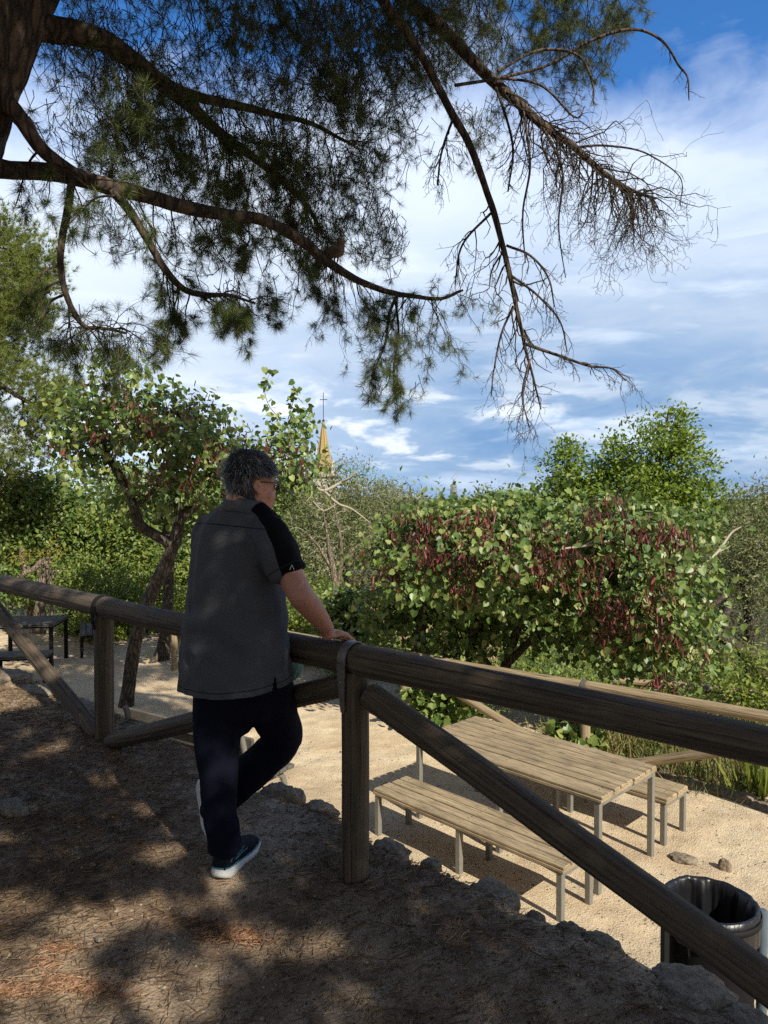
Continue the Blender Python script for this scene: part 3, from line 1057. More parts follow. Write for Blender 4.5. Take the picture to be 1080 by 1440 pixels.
# park bench below the terrace edge, mostly hidden by the man
def park_bench():
    a = np.array([-2.27, 6.85])
    b = np.array([-1.06, 6.05])
    ax = nrm(np.append(b - a, 0))
    bk = np.array([-ax[1], ax[0], 0]) * -1          # towards the slope: the back
    z0 = gz(*((a + b) / 2))
    e = empty('park_bench', (a[0], a[1], z0), 'dark slatted park bench below the path edge, half hidden by the man', 'bench')
    A3, B3 = np.append(a, z0), np.append(b, z0)
    L = np.linalg.norm(b - a)
    s = Geo()
    axs = np.array([ax, bk, [0, 0, 1]])
    for k in range(4):
        box(s, A3 + ax * L / 2 - bk * (.06 + .1 * k) + [0, 0, .43], L + .16, .088, .035, axs, bev=.008)
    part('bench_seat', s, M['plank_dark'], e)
    s = Geo()
    for k in range(3):
        tilt = .02 + .045 * k
        box(s, A3 + ax * L / 2 + bk * tilt + [0, 0, .53 + .115 * k], L + .16, .032, .098, axs, bev=.008)
    part('backrest', s, M['plank_dark'], e)
    for Q in (A3, B3):
        f = Geo()
        tube(f, smooth_line([Q - bk * .4 + [0, 0, -.05], Q - bk * .37 + [0, 0, .2], Q - bk * .3 + [0, 0, .37], Q - bk * .05 + [0, 0, .39], Q + bk * .06 + [0, 0, .5], Q + bk * .17 + [0, 0, .84]], 24), .026, 10)
        tube(f, smooth_line([Q - bk * .04 + [0, 0, .38], Q + bk * .06 + [0, 0, .2], Q + bk * .1 + [0, 0, -.05]], 10), .026, 10)
        part('leg', f, M['steel' if Q is B3 else 'steel_dark'], e, True)
park_bench()

# ================================================================== LITTER BIN
def litter_bin():
    c = np.array([1.70, 3.80])
    z0 = gz(*c)
    e = empty('litter_bin', (c[0], c[1], z0), 'round dark litter bin lined with a black bag below the path edge', 'bin')
    r, top, bot = .225, .69, .12
    def wall(g, prof, n=64, wob=None):
        V = []
        th = np.linspace(0, 2 * np.pi, n, endpoint=False)
        for q, (rr, zz) in enumerate(prof):
            w_ = np.zeros(n) if wob is None else wob(th, q)
            V.append(np.stack([np.cos(th) * (rr + w_), np.sin(th) * (rr + w_), zz + 0 * th + w_ * .8], -1))
        V = np.array(V)
        k = len(V)
        i = np.arange(k - 1)[:, None] * n
        j = np.arange(n)[None, :]
        jn = (j + 1) % n
        g.add(V.reshape(-1, 3) + [c[0], c[1], z0], np.stack([i + j, i + jn, i + n + jn, i + n + j], -1).reshape(-1, 4))
    g = Geo()
    wall(g, [(.01, bot), (r * .93, bot), (r * .95, bot + .03), (r * .95, bot + .05), (r * .97, top - .12), (r, top - .02), (r, top), (r - .006, top), (r - .01, top - .06), (r * .9, bot + .02), (.01, bot + .02)])
    part('bin_body', g, plain('dark_bin_paint', (.01, .01, .011), .8, 0, .3, spec=.08), e, True)
    k = NT('black_bag')
    k.color((.008, .008, .01)).set(Roughness=.38)
    v = k.coord('Object', (1, 1, .35))
    k.bump(k.noise(k.coord('Object', (1, 1, .12)), 26, 3, .5, .8), .5, .012)
    g = Geo()
    def wob(th, q):
        s = .006 + .0035 * q if q > 2 else .004
        return s * .8 * (vnoise(np.stack([np.cos(th) * 4, np.sin(th) * 4, 0 * th + q * .12], -1), 3) + .6 * vnoise(np.stack([np.cos(th) * 9, np.sin(th) * 9, 0 * th + q * .15], -1), 4)) * (.35 if 2 < q < 6 else 1)
    wall(g, [(r + .012, top - .15), (r + .013, top - .1), (r + .012, top - .03), (r + .009, top + .008), (r - .004, top + .013), (r - .018, top - .004), (r - .022, top - .05), (r - .03, top - .12), (r - .035, top - .22), (r - .05, top - .34), (r - .08, top - .46), (.09, top - .52), (.01, top - .5)], 140, wob)
    part('bin_bag', g, k.m, e, True)
    g = Geo()
    wall(g, [(r + .0185, top - .022), (r + .022, top - .022), (r + .022, top - .052), (r + .0185, top - .052)])
    part('rim_band', g, M['steel_dark'], e, True)
    q = np.array([c[0] + .262, c[1] - .03])
    g = Geo()
    tube(g, [[q[0], q[1], z0 - .1], [q[0], q[1], z0 + .3], [q[0], q[1], z0 + .655], [q[0], q[1], z0 + .662]], [.026, .026, .026, .018], 20)
    part('bin_post', g, M['pipe'], e, True)
    g = Geo()
    for zz in (.56, .3):
        g = Geo()
        box(g, np.array([(c[0] + .21 + q[0]) / 2 + .002, c[1] - .02, z0 + zz]), .07, .03, .02)
        part('bracket', g, M['pipe'], e)
    g = Geo()
    box(g, np.array([c[0] - .02, c[1] - .05, z0 + .02]), .44, .4, .14, bev=.02)
    part('bin_base', g, plain('pale_concrete', (.45, .43, .4), .9, 0, .2, 18, .3), e)
    g = Geo()
    a = c + np.array([-.255, -.06])
    box(g, np.array([a[0], a[1], z0 + .3]), .03, .05, .66, bev=.004)
    part('bin_frame', g, M['steel_dark'], e)
litter_bin()
#==PART3==
# ================================================================== MAN
def make_man():
    F = np.array([.62, .785, 0.0])
    R = np.array([.785, -.62, 0.0])
    Z = np.array([0, 0, 1.0])
    root = empty('person', (-.64, 3.1, 0), 'man with short grey hair in a grey polo shirt leaning on the dark fence', 'person')
    skin = NT('skin')
    n1 = skin.noise(skin.coord('Object'), 26, 5, .6)
    skin.color(skin.mix(n1, (.38, .165, .105), (.52, .26, .175))).set(Roughness=.5)
    skin.b.inputs['Subsurface Weight'].default_value = .08
    skin.b.inputs['Subsurface Radius'].default_value = (.02, .008, .004)
    skin.bump(skin.noise(skin.coord('Object'), 190, 3), .12, .002)

    # ---------- pose
    Hc = P(353, 680, 3.12)                       # head centre
    yaw = math.radians(52)
    hf = nrm(np.array([math.sin(yaw), math.cos(yaw), -.10]))
    hr = np.array([math.cos(yaw), -math.sin(yaw), 0])
    hu = np.cross(hr, hf)
    neck0 = P(345, 716, 3.12)
    shR, shL = P(379, 752, 2.99), P(296, 752, 3.24)
    elR, wrR = P(423, 838, 2.93), P(460, 884, 3.03)
    elL, wrL = P(312, 850, 3.46), P(352, 884, 3.34)
    hipL, knL, anL = P(312, 960, 3.12), P(308, 1092, 3.09), P(318, 1203, 3.06)
    hipR, knR, anR = P(370, 962, 3.12), P(396, 1043, 3.28), P(299, 1138, 3.30)

    # ---------- body: one continuous surface
    g = Geo()
    head = [(-.128, .048, .030, .030), (-.118, .045, .05, .046), (-.1, .034, .068, .058), (-.07, .018, .088, .068), (-.035, .008, .098, .073),
            (0, .002, .102, .0765), (.035, -.002, .102, .078), (.065, -.006, .095, .074), (.09, -.01, .078, .061), (.108, -.014, .055, .043), (.12, -.014, .025, .02)]
    loft(g, [(Hc + hu * z + hf * f, hr * w, hf * d_, 2.1) for z, f, d_, w in head], 36)
    ellipsoid(g, Hc + hf * .088 - hu * .03, [hr * .016, hf * .028, hu * .03])          # nose
    ellipsoid(g, Hc + hf * .112 - hu * .045, [hr * .013, hf * .014, hu * .011])
    ellipsoid(g, Hc + hf * .088 + hu * .022, [hr * .05, hf * .016, hu * .012])         # brow
    ellipsoid(g, Hc + hf * .088 - hu * .078, [hr * .024, hf * .014, hu * .008])        # lips
    ellipsoid(g, Hc + hf * .086 - hu * .09, [hr * .02, hf * .013, hu * .007])
    for s in (-1, 1):
        ellipsoid(g, Hc + hf * .06 + hr * s * .042 - hu * .045, [hr * .03, hf * .03, hu * .035])   # cheek
        ec = Hc + hr * s * .078 - hf * .008 - hu * .018
        e1 = nrm(hr * s * .85 - hf * .5)
        e2 = nrm(np.cross(hu, e1))
        ellipsoid(g, ec, [e1 * .011, e2 * .019, (hu * .033 - hf * .006)])
        tube(g, smooth_line([ec - hu * .02 + e1 * .01 + e2 * s * .004, ec + hu * .0 - e2 * s * .016 + e1 * .014, ec + hu * .027 - e2 * s * .008 + e1 * .014, ec + hu * .03 + e2 * s * .01 + e1 * .008], 14), .0052, 8)
    nb = Hc - hf * .025 - hu * .06
    capsule(g, [nb, (nb + neck0) / 2, neck0 - Z * .05], [.067, .07, .082])
    ellipsoid(g, nb - hf * .03 - hu * .02, [hr * .06, hf * .05, hu * .06])             # nape
    capsule(g, [neck0 - Z * .04, P(333, 800, 3.12), P(333, 890, 3.12), P(338, 925, 3.13)], [.1, .12, .12, .1])
    capsule(g, [shR, P(404, 800, 2.95), elR - Z * .0], [.058, .054, .051])
    capsule(g, [elR, elR * .55 + wrR * .45 + Z * .004, wrR * .9 + elR * .1, wrR], [.051, .0475, .034, .03])
    capsule(g, [shL, (shL + elL) / 2, elL], [.05, .05, .045])
    capsule(g, [elL, (elL + wrL) / 2, wrL], [.045, .04, .03])
    capsule(g, [hipL, knL, anL], [.07, .055, .036])
    capsule(g, [hipR, knR, anR], [.08, .06, .045])

    # hands on the rail: palm over the top, fingers bent down the far side
    ra = nrm(np.array([.75, -.66, 0]))            # along the rail
    rn = np.array([.66, .75, 0])                  # across it, away from the man
    def hand(w, sgn, lay):
        # w = wrist; rail axis point under it
        t = np.dot(w[:2] - pA, ra[:2])
        ax0 = np.array([pA[0] + ra[0] * t, pA[1] + ra[1] * t, RT])
        rr = .0665
        def onrail(ang, lat, h):
            return ax0 + ra * lat + rn * math.sin(ang) * (rr + h) + Z * math.cos(ang) * (rr + h)
        palm = [(w, .029, .02), (onrail(-.55, .0, .035), .034, .019), (onrail(-.1, .004 * sgn, .026), .041, .018), (onrail(.38, .006 * sgn, .02), .043, .0145), (onrail(.56, .006 * sgn, .017), .04, .012)]
        rings = []
        q = [p for p, a, b in palm]
        tt = nrm(np.gradient(np.array(q), axis=0))
        for (p, a, b), tg in zip(palm, tt):
            u = nrm(ra - tg * np.dot(ra, tg))
            rings.append((p, u * a, np.cross(tg, u) * b, 2.4))
        loft(g, rings, 24)
        for k, (lat, ln) in enumerate(((-.031, .88), (-.0105, 1.0), (.0105, .95), (.030, .76))):
            lat = lat * sgn * -1 + .006 * sgn
            a0 = .5
            pts, rads = [], []
            for s in np.linspace(0, 1, 7):
                h = .014 - .004 * s + .006 * math.sin(s * 3.1) * (1 - k * .15)
                pts.append(onrail(a0 + s * 1.0 * ln, lat * (1 + .12 * s), h))
                rads.append(.0098 - .0022 * s - (.0008 if k == 3 else 0))
            capsule(g, pts, rads, 14, 16)
        # thumb, from the side of the palm near its base, lying along the rail
        b0 = onrail(-.35, -.03 * sgn * -1 * lay, .024)
        capsule(g, [b0, onrail(-.2, .052 * sgn * lay, .016), onrail(-.02, .078 * sgn * lay, .0125), onrail(.12, .094 * sgn * lay, .011)], [.0145, .0125, .0105, .0085], 14, 16)
    hand(wrR, 1, -1)
    hand(wrL, -1, -1)
    body = part('body', g, skin.m, root)
    remesh(body, .0052, 3)

    # ---------- shirt
    g = Geo()
    prof = [(1010, 331, .266, .205, 2.3), (974, 331, .262, .205, 2.3), (955, 331, .258, .205, 2.3), (925, 331, .25, .205, 2.2), (890, 331, .243, .2, 2.2), (850, 330.5, .228, .185, 2.2), (800, 329.5, .212, .168, 2.2), (770, 331, .208, .155, 2.2), (748, 333, .198, .142, 2.1),
            (733, 336, .176, .125, 2.1), (722, 339, .14, .108, 2), (713, 342, .105, .092, 2), (704, 344, .088, .085, 2)]
    rings = []
    for py, px, a, b, e in prof:
        c = P(px, py, 3.12)
        rings.append((c, R * a, F * b, e))
    loft(g, rings, 48)
    hemR, hemL = P(407.5, 806, 2.95), P(303, 838, 3.4)
    capsule(g, [shR + R * .0, shR * .5 + hemR * .5 + R * .004, hemR * .93 + shR * .07], [.082, .079, .066], 24, 14)
    sd = nrm(elR - shR)
    tube(g, [shR, shR * .4 + hemR * .6, hemR, hemR + sd * .012], [.082, .080, .078, .077], 28)
    capsule(g, [shL, shL * .5 + hemL * .5, hemL], [.088, .084, .078], 24, 14)
    capsule(g, [P(305, 741, 3.2), P(343, 722, 3.12), P(377, 741, 3.03)], [.07, .075, .068], 24, 18)   # yoke
    cloth = NT('polo_shirt')
    pan = cloth.attr('panel')
    wv = cloth.noise(cloth.coord('Object', (1, 1, 1)), 420, 2, .5)
    wv2 = cloth.noise(cloth.coord('Object', (1, 1, .25)), 7, 4, .6)
    grey = cloth.mix(wv, (.072, .075, .082), (.084, .087, .095))
    grey = cloth.mix(cloth.math('MULTIPLY', wv2, .25), grey, (.05, .052, .058))
    cloth.color(cloth.mix(cloth.ramp(pan, [(.47, 0), (.53, 1)]), grey, (.012, .012, .014))).set(Roughness=.85)
    cloth.b.inputs['Specular IOR Level'].default_value = .12
    def plane_line(pt, nn, wdt, lim=None):
        pt = np.asarray(pt) - base_of(root)
        nn = nrm(nn)
        vm = cloth.n('ShaderNodeVectorMath', operation='DOT_PRODUCT')
        cloth.l(cloth.coord('Object'), vm.inputs[0])
        vm.inputs[1].default_value = [float(v) for v in nn]
        dd_ = cloth.math('ABSOLUTE', cloth.math('SUBTRACT', vm.outputs['Value'], float(pt @ nn)))
        return cloth.ramp(cloth.math('DIVIDE', dd_, wdt), [(0.35, 0.0), (1.0, 1.0)])
    seams = plane_line(P(331, 963, 3.12) - np.array([.1, -.02, -1.0]) * .024, np.array([.1, -.02, -1.0]), .003)
    slv = cloth.attr('sleeve')
    seams = cloth.math('MINIMUM', seams, cloth.math('MAXIMUM', cloth.math('SUBTRACT', 1.0, slv), plane_line(P(407.5, 806, 2.95) - nrm(P(423, 838, 2.93) - P(379, 752, 2.99)) * .022, P(423, 838, 2.93) - P(379, 752, 2.99), .003)))
    seams = cloth.math('MINIMUM', seams, cloth.math('MAXIMUM', cloth.math('MAXIMUM', slv, pan), plane_line(P(340, 741, 2.95), np.array([.12, .1, 1.0]), .0035)))
    cloth.color(cloth.mix(cloth.math('SUBTRACT', 1.0, seams), cloth.mix(cloth.ramp(pan, [(.47, 0), (.53, 1)]), grey, (.0035, .0035, .0045)), (.02, .02, .022)))
    nb1 = cloth.bump(cloth.math('MULTIPLY', seams, 2.0), .2, .003)
    shirt = part('shirt', g, cloth.m, root)
    remesh(shirt, .0075, 8)
    V = get_co(shirt.data) + base_of(root)
    N = get_no(shirt.data)
    # folds: long soft ones down the back, diagonal ones at the armhole and waist
    c0 = P(331, 800, 3.12)
    lat = (V - c0) @ R
    fw = (V - c0) @ F
    zz = V[:, 2]
    q = np.stack([lat * 9 + .6 * zz, fw * 9, zz * 1.6], -1)
    fold = .013 * vnoise(q, 40) + .007 * vnoise(q * [2.1, 2.1, 1.6] + 3, 41)
    # sagging cross folds over the small of the back
    sag = zz + .5 * lat ** 2 * 4 + .03 * vnoise(V * 5, 46)
    fold = fold + .006 * np.sin(sag * 52 + 3 * vnoise(V * 3, 47)) * sstep(.86, .95, zz) * sstep(1.22, 1.08, zz) * (.4 + .6 * (vnoise(V * 2.7, 48) > 0))
    diag = .010 * vnoise(np.stack([(lat * .8 + zz) * 15, (lat - zz * .5) * 3.2, fw * 4], -1), 42) * (sstep(.06, .2, lat) * sstep(1.5, 1.25, zz) + .8 * sstep(1.1, .85, zz))
    # curved folds running from the armhole down the side
    arm = np.linalg.norm((V - shR) * [1, 1, .75], axis=1)
    ph = arm * 62 + 2 * vnoise(V * 6, 44)
    fold2 = .0055 * np.sin(ph) * sstep(.34, .12, arm) * sstep(.07, .13, arm) * (zz < shR[2])
    V = V + N * (fold * sstep(1.56, 1.42, zz) + diag + fold2)[:, None]
    # hem: ragged bottom edge with the side notch
    set_co(shirt.data, V - base_of(root))
    # hem: cut along a straight sewn edge
    import bmesh
    hb = P(331, 963, 3.12)
    hn = nrm(np.array([.1, -.02, -1.0]))
    bm = bmesh.new()
    bm.from_mesh(shirt.data)
    bmesh.ops.bisect_plane(bm, geom=bm.verts[:] + bm.edges[:] + bm.faces[:], plane_co=Vector(hb - base_of(root)), plane_no=Vector(hn), clear_outer=True)
    side = P(384, 968, 2.98)                       # side notch
    cut = []
    for f in bm.faces:
        c_ = np.array(f.calc_center_median()) + base_of(root)
        up_ = -(c_ - hb) @ hn
        if up_ < .06 and abs((c_ - side) @ nrm(np.array([1, .5, 0]))) < .013 * (1 - up_ / .06) and (c_ - side) @ np.array([0, 1, 0]) < .1:
            cut.append(f)
    bmesh.ops.delete(bm, geom=cut, context='FACES')
    bm.to_mesh(shirt.data)
    bm.free()
    V = get_co(shirt.data) + base_of(root)
    N = get_no(shirt.data)
    zz = V[:, 2]
    # black side panel: from the shoulder seam over the front of the sleeve
    xs = np.interp(zz, [1.16, 1.262, 1.378, 1.46, 1.51, 1.548, 1.6], [-.38, -.398, -.433, -.473, -.528, -.606, -.66])
    dax = np.linalg.norm(np.cross(V - shR, nrm(hemR - shR)), axis=1)
    val = np.where((zz > 1.36) | (dax < .105), V[:, 0] - xs, -1)
    val = np.where(zz < 1.16, -1, val)
    a = shirt.data.attributes.new('sleeve', 'FLOAT', 'POINT')
    a.data.foreach_set('value', ((dax < .1) & (V[:, 0] > -.52) & ((V - shR) @ nrm(hemR - shR) > .05)).astype(np.float32))
    a = shirt.data.attributes.new('panel', 'FLOAT', 'POINT')
    a.data.foreach_set('value', (.5 + np.clip(val / .02, -.5, .5)).astype(np.float32))
    # collar
    g = Geo()
    th = np.linspace(-2.5, 2.5, 60)
    back = -F * .95
    inner = []
    for lv, (rz, ro) in enumerate(((.0, .0), (.034, -.004), (.037, .002), (.018, .012), (-.016, .028), (-.02, .024))):
        c = P(345.5, 713, 3.115)
        inner.append(np.array([c + (nrm(R * math.sin(t) - F * math.cos(t))) * (np.array([.092, .092, 0]).max() + ro - .004 * (1 + math.cos(t))) + Z * (rz + .006 * math.cos(t) - .014 * (1 - math.cos(t))) for t in th]))
    Vc = np.array(inner)
    k, n = Vc.shape[:2]
    i = np.arange(k - 1)[:, None] * n
    j = np.arange(n - 1)[None, :]
    g.add(Vc.reshape(-1, 3), np.stack([i + j, i + j + 1, i + n + j + 1, i + n + j], -1).reshape(-1, 4))
    part('collar', g, plain('collar_knit', (.085, .087, .094), .85, 0, .15, 220, .3), shirt, True)
    # hems as thin sewn bands
    g = Geo()
    tube(g, [hemR - sd * .012, hemR + sd * .009], .0795, 40, caps=False)
    # small light chevron mark on the black sleeve
    g2 = Geo()
    best = None
    dgm = V - P(411, 797, 2.87)
    k0 = np.argmin((dgm ** 2).sum(1))
    pc, nc = V[k0], N[k0]
    e1 = nrm(np.cross(Z, nc))
    e2 = np.cross(nc, e1)
    for s in (-1, 1):
        a0, a1 = pc + nc * .004 + e2 * .011, pc + nc * .004 + e1 * s * .0085 - e2 * .009
        d_ = nrm(a1 - a0)
        s_ = np.cross(nc, d_) * .0013
        g2.add([a0 - s_, a0 + s_, a1 + s_, a1 - s_], [[0, 1, 2, 3]])
        g2.add(np.array([a0 - s_, a0 + s_, a1 + s_, a1 - s_]) - nc * .001, [[3, 2, 1, 0]])
    part('logo', g2, plain('light_print', (.5, .5, .52), .6, 0, .05), shirt)

    # ---------- trousers
    g = Geo()
    capsule(g, [hipL + [0, 0, .03], P(307, 1030, 3.11), knL, P(310, 1150, 3.07), anL + [0, 0, .07]], [.112, .103, .08, .069, .05], 28)
    dL = nrm(anL - knL)
    tube(g, [P(311, 1150, 3.07), P(314, 1175, 3.06), P(316, 1197, 3.06)], [.068, .069, .07], 28)
    capsule(g, [hipR + [0, 0, .03], P(386, 1003, 3.2), knR, P(348, 1090, 3.3), anR], [.118, .107, .093, .084, .064], 28)
    capsule(g, [P(318, 940, 3.12), P(352, 940, 3.12)], [.17, .17], 28)
    capsule(g, [P(325, 985, 3.1), P(362, 980, 3.12)], [.115, .115], 28)
    capsule(g, [P(338, 985, 3.1), P(337, 1016, 3.12)], [.09, .062], 20)
    tr = NT('navy_trousers')
    w1 = tr.noise(tr.coord('Object'), 260, 3)
    tr.color(tr.mix(w1, (.004, .0045, .011), (.009, .010, .023))).set(Roughness=.9)
    tr.b.inputs['Specular IOR Level'].default_value = .1
    tr.bump(w1, .15, .002)
    pants = part('trousers', g, tr.m, root)
    remesh(pants, .0075, 6)
    V = get_co(pants.data) + base_of(root)
    N = get_no(pants.data)
    q = V * np.array([8, 8, 3.2])
    fd = .009 * vnoise(q, 50) + .006 * vnoise(q * 2.2, 51)
    ank = sstep(.42, .1, V[:, 2]) * sstep(.06, .12, V[:, 2])
    fd = fd + ank * .008 * vnoise(V * np.array([9, 9, 30]), 52)
    kn = np.exp(-((V - (knR - F * .05)) ** 2).sum(1) / .012)
    fd = fd + kn * .01 * vnoise(V * np.array([14, 14, 40]), 53)
    set_co(pants.data, V + N * fd[:, None] - base_of(root))

    # ---------- shoes
    def shoe(heel, toe, upd, name_label=None):
        L = np.linalg.norm(toe - heel)
        a = nrm(toe - heel)
        u = nrm(upd - a * np.dot(upd, a))
        w = np.cross(a, u)
        K = NT('shoe_mesh')
        v = K.coord('Object')
        K.color(K.mix(K.vor(v, 160), (.005, .006, .009), (.012, .018, .026))).set(Roughness=.8)
        K.b.inputs['Specular IOR Level'].default_value = .15
        g = Geo()
        ss = [(0.0, .030, .07), (.06, .037, .082), (.2, .038, .088), (.34, .038, .088), (.45, .04, .078), (.6, .045, .066), (.75, .047, .056), (.88, .042, .048), (.96, .03, .04), (1.0, .015, .032)]
        rings = []
        for s, hw, ht in ss:
            rings.append((heel + a * (L * s) + u * (.02 + ht / 2), w * hw, u * (ht / 2), 2.6))
        loft(g, rings, 28)
        up = part('shoe', g, K.m, root)
        remesh(up, .005, 4)
        g = Geo()
        n = 60
        tt = np.linspace(0, 2 * np.pi, n, endpoint=False)
        xs = .5 - .5 * np.cos(tt)
        hw = np.interp(xs, [0, .03, .1, .25, .45, .65, .8, .92, .98, 1], [.012, .03, .043, .046, .042, .05, .052, .043, .025, .01])
        side = np.where(np.sin(tt) >= 0, 1, -1)
        wave = .006 * np.sin(xs * 9)
        pts = heel + a * ((xs * 1.05 - .03)[:, None] * L) + w * (hw * side)[:, None]
        hts = np.interp(xs, [0, .08, .3, .55, .8, 1], [.052, .046, .038, .034, .032, .042]) + wave * .5
        layers = []
        cen = pts.mean(0)
        for f, inn in ((0.0, .9), (.12, .99), (.5, 1.03), (.88, 1.0), (1.0, .95)):
            lift = np.interp(xs, [0, .1, .75, 1], [.012, 0, 0, .022]) * (1 - f)
            layers.append(cen + (pts - cen) * inn + u * (f * hts + lift)[:, None])
        Vs = np.array(layers)
        k = len(Vs)
        i = np.arange(k - 1)[:, None] * n
        j = np.arange(n)[None, :]
        jn = (j + 1) % n
        g.add(Vs.reshape(-1, 3), np.stack([i + j, i + jn, i + n + jn, i + n + j], -1).reshape(-1, 4))
        g.add(Vs[0][::-1], [list(range(n))])
        g.add(Vs[-1], [list(range(n))])
        part('sole', g, plain('white_foam', (.62, .62, .6), .6, 0, .2, 40, .1), up, True)
        g = Geo()
        Tc = np.vstack([Vs[-1] + u * .002 + (Vs[-1] - Vs[-1].mean(0)) * .03, (Vs[-1] + u * .002 + (Vs[-1] - Vs[-1].mean(0)) * .03)[:1]])
        tube(g, Tc, .0028, 6)
        V = get_co(up.data) + base_of(root)
        N = get_no(up.data)
        for sd_ in (1, -1):
            for s0, h0, s1, h1 in ((.12, .045, .2, .085), (.2, .085, .3, .05), (.3, .05, .5, .075), (.25, .04, .55, .05)):
                chain = []
                for f in np.linspace(0, 1, 8):
                    tgt = heel + a * L * (s0 + (s1 - s0) * f) + u * (.02 + h0 + (h1 - h0) * f) + w * sd_ * .06
                    kk = np.argmin(((V - tgt) ** 2).sum(1))
                    chain.append(V[kk] + N[kk] * .001)
                tube(g, smooth_line(chain, 14), .0022, 5)
        part('trim', g, plain('teal_trim', (.05, .2, .27), .5, 0, .1), up, True)
    shoe(np.array([-.682, 3.0, -.005]), np.array([-.585, 3.285, .0]), Z)
    shoe(P(276, 1099, 3.31), P(290, 1192, 3.27), np.array([.85, .45, .1]))

    # ---------- hair
    def hair_ok(d, z):
        """d: unit horizontal angle cos to the front; z: height"""
        if -.3 < d < .3 and -.07 < z < .022:
            return False
        return (z > .068) | ((d < .52) & (z > .03)) | ((d < -.12) & (z > -.104)) | ((d < .1) & (z > -.012))
    zs = np.linspace(-.105, .119, 60)
    hp = np.array(head)
    th = np.linspace(0, 2 * np.pi, 90, endpoint=False)
    fz, dz_, wz = [np.interp(zs, hp[:, 0], hp[:, k]) for k in (1, 2, 3)]
    Vh = Hc + hu * zs[:, None, None] + hf * (fz[:, None] + np.cos(th) * dz_[:, None])[..., None] + hr * (np.sin(th) * wz[:, None])[..., None]
    cen = Hc + hu * .0 - hf * .01
    outd = nrm(Vh - cen)
    grow = .012 + .012 * sstep(.02, .1, zs)[:, None] + .004 * vnoise(Vh * 40, 60)
    Vh2 = Vh + outd * grow[..., None]
    g = Geo()
    F_ = []
    n = 90
    for i in range(59):
        for j in range(n):
            zc, dc = zs[i] + .0018, math.cos(th[j])
            if hair_ok(dc, zc):
                F_.append([i * n + j, i * n + (j + 1) % n, (i + 1) * n + (j + 1) % n, (i + 1) * n + j])
    g.add(Vh2.reshape(-1, 3), F_)
    g.add(Vh2[-1], [list(range(n))])
    hm = NT('grey_hair')
    hm.color(hm.ramp(hm.island(), [(0, (.02, .02, .021)), (.45, (.08, .08, .083)), (.75, (.2, .2, .206)), (1, (.45, .45, .46))])).set(Roughness=.45)
    hs = NT('hair_roots')
    hs.color((.02, .02, .021)).set(Roughness=.7)
    hair = part('hair', g, [hs.m, hm.m], root, True)
    g = Geo()
    # strands
    m = 9000
    ii = rng.integers(0, 59, m)
    jj = rng.integers(0, n, m)
    near_ear = None
    ok = np.array([hair_ok(math.cos(th[j]), zs[i]) for i, j in zip(ii, jj)])
    ii, jj = ii[ok], jj[ok]
    p0 = Vh[ii, jj] + rng.normal(0, .0025, (len(ii), 3))
    o0 = outd[ii, jj]
    m = len(ii)
    # comb direction: down and back from the crown
    crown = Hc + hu * .1 - hf * .04
    cd_ = nrm((p0 - crown) - o0 * ((p0 - crown) * o0).sum(1)[:, None] + rng.normal(0, .02, (m, 3)))
    zrel = (p0 - Hc) @ hu
    L = (.028 + .022 * sstep(-.02, .08, zrel)) * rng.uniform(.7, 1.25, m)
    dd_ = np.cos(th[jj])
    L = np.where((np.abs(dd_) < .45) & (zrel < .062), L * np.clip((zrel - .01) / .055, .12, 1), L)
    pts = []
    for s in np.linspace(0, 1, 5):
        lift = .011 + .011 * sstep(.0, .09, zrel)
        pts.append(p0 + o0 * (lift * (1 - (1 - s) ** 2) + .002 * s * rng.uniform(-1, 1.4, m))[:, None] + cd_ * (L * s ** 1.2)[:, None] - hu * (.006 * s * s))
    pts = np.array(pts)
    sd2 = nrm(np.cross(o0, cd_))
    wd = np.array([.0011, .0012, .001, .0008, .0002])
    A = pts - sd2[None] * wd[:, None, None]
    B = pts + sd2[None] * wd[:, None, None]
    Vv = np.stack([A, B], 2).transpose(1, 0, 2, 3).reshape(-1, 3)
    fb = np.array([[2 * k, 2 * k + 1, 2 * k + 3, 2 * k + 2] for k in range(4)])
    g.add(Vv, (np.arange(m)[:, None, None] * 10 + fb[None]).reshape(-1, 4), 0)
    part('strands', g, hm.m, hair)

    # ---------- glasses
    g = Geo()
    fm = plain('tortoise_frame', (.05, .016, .01), .25, 0, .6, 60)
    for s in (-1, 1):
        lc = Hc + hf * .113 + hr * s * .034 - hu * .002
        ring_ = [lc + hr * math.cos(t) * .026 + hu * math.sin(t) * .019 - hf * .012 * abs(s * .034 + math.cos(t) * .026) / .06 for t in np.linspace(0, 2 * np.pi, 28)]
        tube(g, ring_, .003, 8)
        h0 = Hc + hf * .1 + hr * s * .066 + hu * .008
        tube(g, smooth_line([h0, Hc + hf * .06 + hr * s * .079 + hu * .008, Hc + hf * .0 + hr * s * .086 + hu * .006, Hc - hf * .02 + hr * s * .084 - hu * .004], 14), .0028, 8)
    tube(g, [Hc + hf * .118 - hr * .009, Hc + hf * .121, Hc + hf * .118 + hr * .009], .0024, 8)
    gl = part('glasses', g, fm, root, True)
    g = Geo()
    for s in (-1, 1):
        lc = Hc + hf * .113 + hr * s * .034 - hu * .002
        rng_ = [lc + hr * math.cos(t) * .0255 + hu * math.sin(t) * .0185 - hf * .012 * abs(s * .034 + math.cos(t) * .0255) / .06 for t in np.linspace(0, 2 * np.pi, 24, endpoint=False)]
        g.add(rng_, [list(range(24))])
        g.add(np.array(rng_)[::-1] - hf * .0015, [list(range(24))])
    lm = NT('amber_lens')
    lm.color((.32, .12, .05)).set(Roughness=.08, Transmission_Weight=.75)
    part('lens', g, lm.m, gl)
